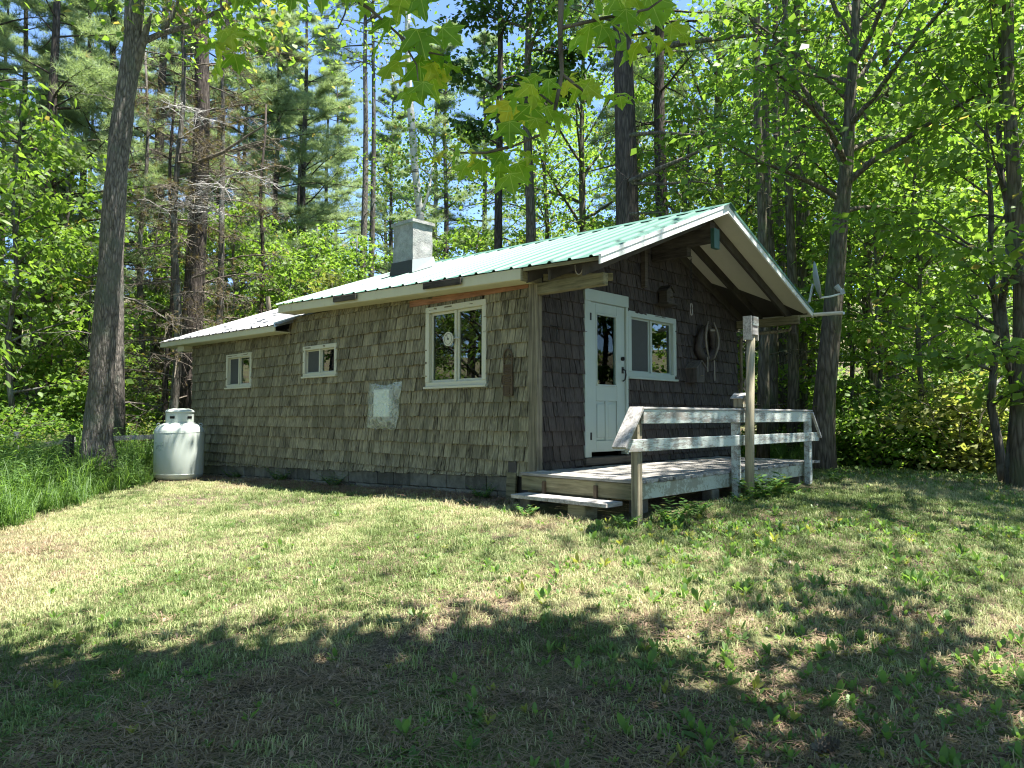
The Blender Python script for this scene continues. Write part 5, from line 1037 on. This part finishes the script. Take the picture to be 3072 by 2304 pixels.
# --- the big maple over the viewer, with its hanging leaf sprays
def over_maple():
    b2 = LD(3.6, -2.6); bz = g1(*b2); base = (b2[0], b2[1], bz); t = thing('sugar_maple', 'maple whose large bright leaves hang across the top of the view', 'tree', base)
    mb = MB(); B = Vector(base); mb.tube([B + Vector((0, 0, -.2)), B + Vector((.05, .02, 1.5)), B + Vector((.1, -.05, 3.5)), B + Vector((0, 0, 6)), B + Vector((-.1, .1, 9)), B + Vector((0, .1, 12))], [.36, .27, .24, .2, .13, .04], 14, rough=.05); tr = part('trunk', mb, BARK_MAPLE, t, smooth=True)
    C = []; mb = MB()
    targets = []
    for l, d in ((-5.2, 4.1), (-4.6, 3.5), (-4.3, 4.3), (-3.8, 3.6), (-3.3, 4.2), (-2.8, 3.5), (-2.3, 4.2), (-1.8, 3.6), (-1.2, 4.2), (-.7, 3.6), (-.1, 4.1), (.5, 3.6), (-5.6, 3.3), (2.0, 3.5), (2.4, 5.0)):
        d = max(d, 3.75) + .22; h = random.uniform(5.3, 6.6); targets.append((l + .32 * h, d - .107 * h, h)); h += 2.4
        if l < .8: targets.append((l + .33 * h, d - .107 * h + .05, h))
    for (l, d, h) in targets:
        q = LD(l, d); e = Vector((q[0], q[1], bz + h)); s0 = B + Vector((0, 0, random.uniform(3.6, 5.6))); p = [s0.lerp(e, u) + Vector((random.uniform(-.12, .12), random.uniform(-.12, .12), .5 * math.sin(u * 3.0))) for u in np.linspace(0, 1, 8)]; mb.tube(p, [.07 * (1 - .85 * u) + .006 for u in np.linspace(0, 1, 8)], 5, cap=False)
        for k in range(5, 8): C.append(tuple(p[k]) + (.8,))
    for i in range(20):
        a = i * 2.4; e = B + Vector((math.cos(a) * 2.6 + 1.6, math.sin(a) * 2.6 - 2.2, random.uniform(7, 12))); p = [(B + Vector((0, 0, 6.5))).lerp(e, u) for u in np.linspace(0, 1, 5)]; mb.tube(p, [.05, .04, .03, .02, .008], 4, cap=False)
        for k in range(2, 5): C.append(tuple(p[k]) + (.9,))
    part('limbs', mb, BARK_MAPLE, t, smooth=True, fix=False); C = np.array(C); n = 30000; pk = RNG.integers(0, len(C), n); off = gau(n, 3) * C[pk, 3:4] * np.array([.5, .5, .28]); P = C[pk, :3] + off
    V, F = leaves(P, np.concatenate([gau(n, 2), -.3 - rnd(n, 1) * .3], 1), np.concatenate([gau(n, 2) * .5, np.ones((n, 1))], 1), .19 * (.7 + .5 * rnd(n))); o = bpy.data.objects.new('crown', fast_mesh('crown', V - np.array(base), F, np.repeat(rnd(n), 4), LEAF_MAPLE)); COL.objects.link(o); o.parent = t
    # sprays in view: twigs and single leaves
    s = IW / 2212; lm = []
    for v in range(5):
        sv = MAPLE_V.copy() * .93; sv[:, 2] += -(.10 + .16 * v) * sv[:, 0] ** 2 - (.05 + .13 * ((v * 3) % 5)) * (sv[:, 1] - .4) ** 2 + .12 * np.sin(sv[:, 0] * 3 + v) * (v - 2) / 2 + .06 * gau(len(sv)); sv[:, 0] *= 1 + .12 * (v - 2) / 2; lm.append(fast_mesh('leaf', sv, MAPLE_F, np.full(len(sv), .12 + .16 * v), LEAF_SPRAY))
    def twig(pts, d, r=.006):
        mb = MB(); q = [Vector(at(x * s, y * s, d + dd)) for x, y, dd in [(p + (0,))[:3] for p in pts]]; mb.tube(q, [r * (1 - .7 * k / (len(q) - 1)) for k in range(len(q))], 6, cap=False); part('twig', mb, DEADTWIG, t, smooth=True)
    def leaf(x, y, sz, d, ang=0, face=.5):
        """x,y = where the leaf blade joins its stalk; sz in view pixels; ang = turn of the tip from straight down"""
        p = Vector(at(x * s, y * s, d)); L = sz * s / FPX * d; dn = -Vector(UPV); rt = Vector(RGT); fw = Vector(FWD)
        y_ = (dn * math.cos(ang) + rt * math.sin(ang) + fw * random.uniform(-.35, .25)).normalized(); z_ = (-fw * face + Vector((0, 0, 1)) * (1 - face) + rt * random.uniform(-.4, .4)); z_ = (z_ - y_ * z_.dot(y_)).normalized(); x_ = y_.cross(z_)
        o = bpy.data.objects.new('leaf', random.choice(lm)); COL.objects.link(o); o.parent = t; Mx = Matrix((x_, y_, z_)).transposed().to_4x4(); Mx.translation = p - B; o.matrix_local = Mx @ Matrix.Scale(L, 4)
    D = 2.05
    twig([(690, -60), (735, -20), (800, 20), (862, 75), (905, 110)], D, .007); twig([(862, 75), (900, 140), (905, 190)], D, .004); twig([(905, 110), (935, 115), (960, 120)], D, .004)
    twig([(1215, -80), (1212, 10), (1210, 80), (1214, 160), (1200, 230), (1170, 290), (1110, 315)], D, .010); twig([(1214, 160), (1265, 200), (1330, 215)], D, .005); twig([(1110, 315), (1050, 330), (990, 330), (960, 315)], D, .005); twig([(1200, 230), (1150, 190), (1110, 180)], D, .004)
    twig([(1214, 60), (1300, 40), (1400, 20), (1470, -30)], D, .006); twig([(470, -60), (480, 30), (500, 60)], D, .004); twig([(760, -40), (745, 30), (730, 62), (705, 60)], D, .003)
    for (x, y, sz, a) in ((485, 62, 62, .5), (500, 70, 68, -.6), (460, 85, 60, -.9), (505, 115, 52, .3), (470, 120, 58, -.3), (540, 70, 58, .9), (500, 60, 50, 1.3), (515, -30, 62, 0), (545, -25, 50, .4), (300, -30, 40, 0), (330, -28, 36, .3), (370, -32, 40, -.2), (640, -30, 62, -.3), (690, -35, 66, .1), (740, -40, 60, .2), (780, -35, 50, 0),
                          (830, 70, 70, -.5), (870, 80, 74, -.3), (900, 60, 78, .3), (920, 95, 75, .7), (860, 130, 68, -.6), (905, 130, 75, .1), (940, 130, 68, .5), (930, 165, 60, .2), (890, 185, 58, -.4), (845, 40, 66, -.9), (870, -10, 72, -.2), (905, -25, 76, .2), (960, 130, 52, 1.1), (955, 60, 62, .9), (915, 175, 50, -.1), (880, 160, 46, -1.2), (800, 5, 50, -.8)): leaf(x, y, sz, D + random.uniform(-.12, .12), a, random.uniform(.2, .6))
    for (x, y, sz, a) in ((1120, 185, 62, -.4), (1085, 195, 58, -1.0), (1150, 180, 66, .1), (1180, 190, 62, .5), (1105, 215, 68, -.2), (1145, 225, 72, .1), (1185, 225, 66, .6), (1070, 235, 54, -.8), (1100, 260, 60, 0), (1160, 250, 64, .4), (1210, 240, 50, .8), (990, 310, 62, -.3), (960, 315, 58, -.9), (1030, 320, 66, .2), (1060, 315, 62, .6), (940, 330, 50, -1.3), (1080, 345, 62, -.1), (1120, 350, 56, .5), (1100, 370, 58, .2), (1135, 320, 56, .9), (1010, 350, 50, -.5), (1040, 345, 46, .1), (1150, 330, 46, 1.2), (1085, 325, 48, -.6)): leaf(x, y, sz, D + random.uniform(-.12, .12), a, random.uniform(.2, .55))
    for (x, y, sz, a) in ((1240, -20, 84, -.4), (1290, -10, 86, 0), (1335, -15, 80, .3), (1270, 40, 86, -.2), (1230, 50, 76, -.9), (1300, 50, 74, .5), (1355, 80, 62, 0), (1400, 60, 66, .4), (1380, 90, 58, -.4), (1420, 75, 60, .9), (1350, 20, 72, .2), (1400, -10, 80, .5), (1450, 50, 62, .7), (1185, 170, 44, 0), (1160, 160, 54, -.8), (1250, 175, 58, .5), (1225, 165, 52, -.3), (1270, 180, 50, 1.0), (1340, 205, 36, .1), (1360, 200, 34, .8), (1325, 200, 34, -.8), (1480, 70, 44, .6), (1360, -30, 70, -.3), (1440, -10, 62, .1), (1190, 10, 50, -.7)): leaf(x, y, sz, D + random.uniform(-.12, .12), a, random.uniform(.2, .6))
over_maple()
# ================================================================== GROUND COVER (nobody could count it): geometry-node scatters
SRC = {}
def src_coll(name, meshes):
    c = bpy.data.collections.new(name)
    for i, m_ in enumerate(meshes): o = bpy.data.objects.new('%s_%02d' % (name, i), m_); c.objects.link(o)
    return c
def scatter(name, label, coll, P, rot, scl, idx, tint):
    me = bpy.data.meshes.new(name); n = len(P); me.vertices.add(n); me.vertices.foreach_set('co', P.astype('f').ravel())
    for nm, typ, key, dat in (('rot', 'FLOAT_VECTOR', 'vector', rot), ('scl', 'FLOAT', 'value', scl), ('idx', 'INT', 'value', idx), ('tint', 'FLOAT', 'value', tint)):
        a = me.attributes.new(nm, typ, 'POINT'); a.data.foreach_set(key, dat.astype('i' if typ == 'INT' else 'f').ravel())
    me.update(); o = bpy.data.objects.new(name, me); COL.objects.link(o); o['kind'] = 'stuff'; o['label'] = label
    ng = bpy.data.node_groups.new(name, 'GeometryNodeTree'); ng.interface.new_socket('Geometry', in_out='INPUT', socket_type='NodeSocketGeometry'); ng.interface.new_socket('Geometry', in_out='OUTPUT', socket_type='NodeSocketGeometry')
    gi = ng.nodes.new('NodeGroupInput'); go = ng.nodes.new('NodeGroupOutput'); ci = ng.nodes.new('GeometryNodeCollectionInfo'); ci.inputs['Collection'].default_value = coll; ci.inputs['Separate Children'].default_value = True; ci.inputs['Reset Children'].default_value = True
    ip = ng.nodes.new('GeometryNodeInstanceOnPoints'); ip.inputs['Pick Instance'].default_value = True
    def na(nm, t): a = ng.nodes.new('GeometryNodeInputNamedAttribute'); a.data_type = t; a.inputs['Name'].default_value = nm; return next(s for s in a.outputs if s.enabled and s.name == 'Attribute')
    er = ng.nodes.new('FunctionNodeEulerToRotation'); ng.links.new(na('rot', 'FLOAT_VECTOR'), er.inputs[0]); ng.links.new(er.outputs[0], ip.inputs['Rotation'])
    ng.links.new(na('scl', 'FLOAT'), ip.inputs['Scale']); ng.links.new(na('idx', 'INT'), ip.inputs['Instance Index']); ng.links.new(gi.outputs[0], ip.inputs['Points']); ng.links.new(ci.outputs[0], ip.inputs['Instance']); ng.links.new(ip.outputs[0], go.inputs[0])
    md = o.modifiers.new('scatter', 'NODES'); md.node_group = ng; return o
def blade_tuft(nb, L, w, spread, lean, seed, mat):
    r = np.random.default_rng(seed); V = []; F = []
    for b in range(nb):
        a = r.random() * 6.283; d = np.array([math.cos(a), math.sin(a), 0]); s = np.array([-d[1], d[0], 0]); o = np.array([r.normal() * spread, r.normal() * spread, -.005]); l = L * (.5 + .8 * r.random()); k = lean * (.3 + r.random())
        p0 = o; p1 = o + d * l * k * .35 + np.array([0, 0, l * .6]); p2 = o + d * l * k + np.array([0, 0, l * (.95 - .35 * k)]); i = len(V); V += [p0 - s * w, p0 + s * w, p1 - s * w * .8, p1 + s * w * .8, p2]; F += [(i, i + 1, i + 3), (i, i + 3, i + 2), (i + 2, i + 3, i + 4)]
    return fast_mesh('tuft', np.array(V), np.array(F), np.zeros(len(V)), mat)
def in_house(x, y, m=0.0):
    return ((x > -.0 - m) & (x < 5.4) & (y > -.02) & (y < 10.4)) | ((x > -.36) & (x < 4.3) & (y > -1.70) & (y <= 0)) | ((x > -.66) & (x < -.3) & (y > -1.5) & (y < -.2))
def field(n, lmin, lmax, dmin, dmax):
    d = dmin + (dmax - dmin) * RNG.random(n); l = lmin + (lmax - lmin) * RNG.random(n); k = np.abs(l) < .78 * d + .8; l, d = l[k], d[k]; p = CAM[:2] + d[:, None] * F2 + l[:, None] * R2; return p[:, 0], p[:, 1], l, d
def weed_edge(l, d):   # lateral position left of which the tall weeds start
    return -7.0 + (d - 9.6) * .10 + .45 * (vnoise(l * 0 + d, d, .9) - .5)
def greenness(x, y, l, d):
    g = fbm(x, y, 2.3) * .75 + fbm(x + 40, y, .55) * .35
    g = g + .05 * np.clip((d - 5) / 5, -1, 1) + .16 * np.clip((l - 1) / 4, 0, 1) * np.clip((d - 6) / 3, 0, 1) - .10 * np.clip((4.8 - d), 0, 1)
    return g
tufts = [blade_tuft(16, .043, .0024, .03, .8, 100 + i, GRASS) for i in range(6)] + [blade_tuft(18, .068, .0027, .03, .7, 200 + i, GRASS) for i in range(3)]
GC = src_coll('grass_tuft', tufts)
parts_ = []
for (dm, dx, dens) in ((2.7, 4.5, 520), (4.5, 7, 450), (7, 10, 320), (10, 14, 170), (14, 19, 80)):
    w = .78 * dx + .8; area = 2 * w * (dx - dm); parts_.append(field(int(area * dens), -w, w, dm, dx))
x, y, l, d = [np.concatenate(q) for q in zip(*parts_)]
keep = ~in_house(x, y) & (l > weed_edge(l, d) - .2); g = greenness(x, y, l, d)
shade = (x > -.62) & (x < 0) & (y > -.1); edge = (d < 4.9 - .05 * l)
pr_ = np.clip((g - .36) * 5, .25, 1) * np.where(edge, np.clip(.5 + .06 * l, .45, .85), 1) * np.where(shade, .35, 1) * np.where(d > 13, .6, 1); keep &= RNG.random(len(x)) < pr_
x, y, l, d, g = x[keep], y[keep], l[keep], d[keep], g[keep]; n = len(x); z = gz(x, y) + (fbm(x, y, 1.1) - .5) * .05 + (fbm(x + 9, y, .45) - .5) * .02
tint = np.clip((g - .38) * 2.1 + .42 * np.clip((5.0 - d) * 1.3, 0, 1) + RNG.normal(size=n) * .17 + .15, 0, 1)  # near blades greener, and darkened to deepen the foreground shade by colour
scatter('lawn_grass', 'short dry and green lawn grass in front of the cabin', GC, np.stack([x, y, z], -1), np.stack([gau(n) * .12, gau(n) * .12, rnd(n) * 6.28], -1), .7 + .6 * rnd(n), np.where(rnd(n) < .82, RNG.integers(0, 6, n), RNG.integers(6, 9, n)), tint)
print('grass tufts', n)
# broad-leaved lawn weeds
def rosette(seed, nl, L, up):
    r = np.random.default_rng(seed); a = np.arange(nl) * 2.4 + r.random(nl); e = up * (.5 + r.random(nl)); dirs = np.stack([np.cos(a) * np.cos(e), np.sin(a) * np.cos(e), np.sin(e)], -1); nor = np.stack([-np.cos(a) * np.sin(e), -np.sin(a) * np.sin(e), np.cos(e)], -1)
    SV = np.array([(0, 0, 0), (-.05, .25, .01), (.05, .25, .01), (-.17, .62, .03), (.17, .62, .03), (-.10, .9, -.02), (.10, .9, -.02), (0, 1, -.05)]); SF = np.array([[0, 2, 1], [1, 2, 4], [1, 4, 3], [3, 4, 6], [3, 6, 5], [5, 6, 7]])
    V, F = leaves(np.zeros((nl, 3)), dirs, nor, L * (.6 + .5 * r.random(nl)), (SV, SF)); return fast_mesh('rosette', V, F, np.zeros(len(V)), WEED_I)
RC = src_coll('weed_rosette', [rosette(i, 5 + i % 4, .085 + .02 * (i % 3), .6 + .25 * (i % 3)) for i in range(7)])
parts_ = [field(int(15000), -4, 6, 2.8, 7.5), field(4200, -7, 2, 3, 9), field(5000, 2, 10, 7, 13)]
x, y, l, d = [np.concatenate(q) for q in zip(*parts_)]; pm = np.clip(.10 + .12 * l, .035, .62) * np.clip((fbm(x + 70, y, .9) - .34) * 4, .05, 1) * np.where(d > 7.5, .6, 1); keep = (RNG.random(len(x)) < pm) & ~in_house(x, y); x, y = x[keep], y[keep]; n = len(x)
scatter('lawn_weeds', 'small broad leaved weeds growing through the lawn', RC, np.stack([x, y, gz(x, y) + (fbm(x, y, 1.1) - .5) * .05 + .003], -1), np.stack([gau(n) * .2, gau(n) * .2, rnd(n) * 6.28], -1), .38 + .55 * rnd(n) ** 2, RNG.integers(0, 7, n), rnd(n))
print('weeds', n)
CLV = src_coll('clover_leaf', [rosette(40 + i, 6, .05, .35) for i in range(4)])
parts_ = [field(26000, -6, 7, 3.0, 9.5)]
x, y, l, d = [np.concatenate(q) for q in zip(*parts_)]; keep = (fbm(x + 13, y + 5, .8) > .62 - .02 * np.clip(l, -2, 4)) & ~in_house(x, y) & (l > weed_edge(l, d)); x, y = x[keep], y[keep]; n = len(x)
scatter('clover_patches', 'patches of tiny clover and plantain leaves in the lawn', CLV, np.stack([x, y, gz(x, y) + (fbm(x, y, 1.1) - .5) * .05 + (fbm(x + 9, y, .45) - .5) * .02 + .004], -1), np.stack([gau(n) * .2, gau(n) * .2, rnd(n) * 6.28], -1), .4 + .6 * rnd(n), RNG.integers(0, 4, n), .3 + .6 * rnd(n)); print('clover', n)
# litter and scraps gathered along the wall foot
# fallen needles and leaf scraps
def litter(seed):
    r = np.random.default_rng(seed); V = []; F = []
    for k in range(16):
        a = r.random() * 6.28; dd = np.array([math.cos(a), math.sin(a), r.normal() * .12]); s = np.array([-dd[1], dd[0], 0]) * .0016; o = np.array([r.normal() * .07, r.normal() * .07, .004 + r.random() * .02]); L = .05 + .06 * r.random(); i = len(V); V += [o - s, o + s, o + dd * L + s, o + dd * L - s]; F += [(i, i + 1, i + 2), (i, i + 2, i + 3)]
    for k in range(1):
        o = np.array([r.normal() * .06, r.normal() * .06, .015]); a = r.random() * 6.28; u = np.array([math.cos(a), math.sin(a), .2]) * .009; v = np.array([-u[1], u[0], .008]); i = len(V); V += [o - u - v, o + u - v * .4, o + u + v, o - u * .4 + v]; F += [(i, i + 1, i + 2), (i, i + 2, i + 3)]
    return fast_mesh('litter', np.array(V), np.array(F), np.zeros(len(V)), LITTER)
LC = src_coll('needle_litter', [litter(i) for i in range(6)])
parts_ = [field(9000, -4.5, 4.5, 2.7, 5.2), field(9000, -6, 6, 5, 8.5)]
wx = -.02 - .55 * RNG.random(2600) ** 1.6; wy = .3 + 10 * RNG.random(2600); wl, wd = toLD(wx, wy)
x, y, l, d = [np.concatenate(q) for q in zip(*parts_)]; keep = (RNG.random(len(x)) < np.clip((.62 - greenness(x, y, l, d)) * 2.0, .10, .6)) & ~in_house(x, y); x, y = np.concatenate([x[keep], wx]), np.concatenate([y[keep], wy]); n = len(x)
scatter('fallen_litter', 'fallen pine needles and leaf scraps on the bare lawn', LC, np.stack([x, y, gz(x, y) + (fbm(x, y, 1.1) - .5) * .05 + (fbm(x + 9, y, .45) - .5) * .02], -1), np.stack([gau(n) * .1, gau(n) * .1, rnd(n) * 6.28], -1), .7 + .6 * rnd(n), RNG.integers(0, 6, n), rnd(n))
# tall weeds on the left and in the right-hand clearing
def tall_weed(seed, H, nl):
    r = np.random.default_rng(seed); V = []; F = []; P = []; Dd = []; NN = []
    lean = np.array([r.normal() * .1, r.normal() * .1, 1]); u = .12 + .88 * r.random(nl); a = np.arange(nl) * 2.4
    P = lean[None] * (u * H)[:, None]; Dd = np.stack([np.cos(a), np.sin(a), .25 - .5 * r.random(nl)], -1); NN = np.stack([-.3 * np.cos(a), -.3 * np.sin(a), np.ones(nl)], -1); V, F = leaves(P, Dd, NN, H * .20 * (.5 + .6 * r.random(nl)) * (1.15 - .5 * u), (LANCE_V, LANCE_F3))
    i = len(V); w = .004; V = np.vstack([V, [(-w, 0, -.05), (w, 0, -.05), tuple(lean * H)]]); F = np.vstack([F, [(i, i + 1, i + 2)]]); return fast_mesh('tall_weed', V, F, np.zeros(len(V)), WEED_I)
TC = src_coll('tall_weed', [tall_weed(i, .5 + .13 * (i % 4), 20 + 4 * (i % 3)) for i in range(8)] + [blade_tuft(22, .75, .006, .05, .6, 400 + i, WEED_I) for i in range(4)])
parts_ = [field(9000, -13, -4.5, 8.6, 16), field(9000, -22, -4, 15, 27), field(5200, 5.5, 16, 11.5, 20)]
x, y, l, d = [np.concatenate(q) for q in zip(*parts_)]
keep = np.where(l < 0, (l < weed_edge(l, d) + .1) | (d > 13.6), (d > 13.6 + .9 * vnoise(l, d, 1.2) - .22 * (l - 6)) ) & ~in_house(x, y, 1.0) & ~((np.hypot(x + .88, y - 8.7) < .7)); keep &= ~((x > -2.2) & (y < 8.6) & (x < .5) & (l < 0) & (y > -1) & (x > -1.75)); x, y, l, d = x[keep], y[keep], l[keep], d[keep]; n = len(x)
sc_ = (.6 + .75 * rnd(n) ** 1.5) * np.where(l > 0, .5, 1.0) * np.where(d > 16, 1.25, 1) * np.clip(.55 + (weed_edge(l, d) - l) * .5, .55, 1.0) ** np.where(l < 0, 1, 0)
scatter('tall_weeds', 'tall leafy green weeds along the lawn edge and fence', TC, np.stack([x, y, gz(x, y)], -1), np.stack([gau(n) * .13, gau(n) * .13, rnd(n) * 6.28], -1), sc_, RNG.integers(0, 12, n), np.clip(rnd(n) * .9 + .1 * (d > 16), 0, 1)); print('tall weeds', n)
# ferns and leafy plants at the foot of cabin and porch: things of their own
def leafy_plant(name, label, x, y, s, seed, fern=False, group=None):
    random.seed(seed); z = g1(x, y); t = thing(name, label, 'plant', (x, y, z), group); r = np.random.default_rng(seed); ns = 9; mb = MB(); P = []; Dd = []; NN = []; S = []
    for k in range(ns):
        a = k * 2.4 + r.random(); p = wander((x, y, z - .03), (math.cos(a) * .7, math.sin(a) * .7, 1), s * (.7 + .5 * r.random()), 5, .1, -.10 if fern else -.04); mb.tube(p, [.006 * s, .005 * s, .004 * s, .003 * s, .002 * s, .001], 4, cap=False)
        for j in range(14 if fern else 7):
            u = .2 + .8 * j / (14 if fern else 7); kk = min(4, int(u * 5)); q = p[kk].lerp(p[kk + 1], u * 5 - kk); dd = (p[kk + 1] - p[kk]).normalized(); sd = dd.cross(Vector((0, 0, 1))).normalized()
            for sg in (-1, 1): P.append(tuple(q)); v = sd * sg + dd * .4 + Vector((0, 0, r.normal() * .15)); Dd.append(tuple(v)); NN.append((r.normal() * .2, r.normal() * .2, 1)); S.append(s * (.30 * (1.05 - u) + .03 if fern else .32 * (.6 + .5 * r.random())))
    part('stems', mb, WEED, t); V, F = leaves(np.array(P), np.array(Dd), np.array(NN), np.array(S), (LANCE_V * np.array([1.0 if fern else 1.9, 1, 1]), LANCE_F3)); o = bpy.data.objects.new('leaves', fast_mesh('leaves', V - np.array([x, y, z]), F, np.repeat(r.random(len(P)), 6), WEED)); COL.objects.link(o); o.parent = t
for k, (px, py, s_, lab, fern) in enumerate(((840, 1415, .42, 'small fern against the block foundation under the middle of the side wall', True), (700, 1432, .40, 'dark fern by the foundation near the gas tank', True), (1000, 1420, .38, 'fern by the foundation right of the middle fern', True))):
    p = hit(px, py, 0, -.14); leafy_plant('fern', lab, float(p[0]), float(p[1]), s_, 300 + k, fern)
leafy_plant('fern', 'dark leafy clump beside the leaning board at the cabin corner', -.22, .75, .34, 310, True)
for k, (xx, yy, s_, lab) in enumerate(((-.15, -1.98, .30, 'leafy weed at the foot of the corner rail post'), (.25, -2.0, .26, 'low weed in front of the porch skirt near the corner post'), (2.05, -2.02, .42, 'bright leafy plant at the foot of the feeder post'), (2.45, -2.05, .30, 'leafy weed just right of the feeder post'), (1.72, -1.98, .36, 'leafy weed left of the feeder post'), (1.35, -2.0, .2, 'low weed under the middle of the porch skirt'), (-.62, -1.72, .22, 'small weed at the front end of the step'), (-.80, -.55, .20, 'small weed in front of the step'), (4.3, -2.0, .28, 'weed at the far end of the porch'))):
    leafy_plant('leafy_weed', lab, xx, yy, s_, 330 + k)

# odds and ends lying on the lawn
pc = hit(2467, 2204, 2, -.80); pcz = g1(pc[0], pc[1]) + .03; t = thing('pine_cone', 'dark pine cone lying in the weeds at lower right', 'pine cone', (float(pc[0]), float(pc[1]), pcz)); mb = MB(); ax = Vector((.8, -.6, .1)).normalized(); c0 = Vector((pc[0], pc[1], pcz)); sd = ax.cross(Vector((0, 0, 1))).normalized(); up_ = sd.cross(ax)
mb.tube([c0 - ax * .06, c0 - ax * .03, c0 + ax * .02, c0 + ax * .07], [.012, .02, .018, .006], 8); part('core', mb, DEADTWIG, t)
for k in range(46):
    u = k / 46; a = k * 2.4; r0 = .034 * math.sin(math.pi * (.15 + .8 * u)) ** .7; o_ = c0 + ax * (-.055 + .125 * u); dr = sd * math.cos(a) + up_ * math.sin(a); mb = MB(); tg = ax.cross(dr); mb.add([o_, o_ + dr * r0 + tg * .012 + ax * .012, o_ + dr * r0 * 1.15 + ax * .018, o_ + dr * r0 - tg * .012 + ax * .012], [(0, 1, 2, 3)]); part('scale', mb, DEADTWIG, t, fix=False)
wc = hit(3000, 2145, 2, -.72); wz = g1(wc[0], wc[1]); single('bark_chip', MB().beam((wc[0] - .06, wc[1] + .03, wz + .03), (wc[0] + .06, wc[1] - .05, wz + .015), .045, .012), RUST, 'curled brown bark chip lying at the lower right edge', 'bark chip', (float(wc[0]), float(wc[1]), wz))
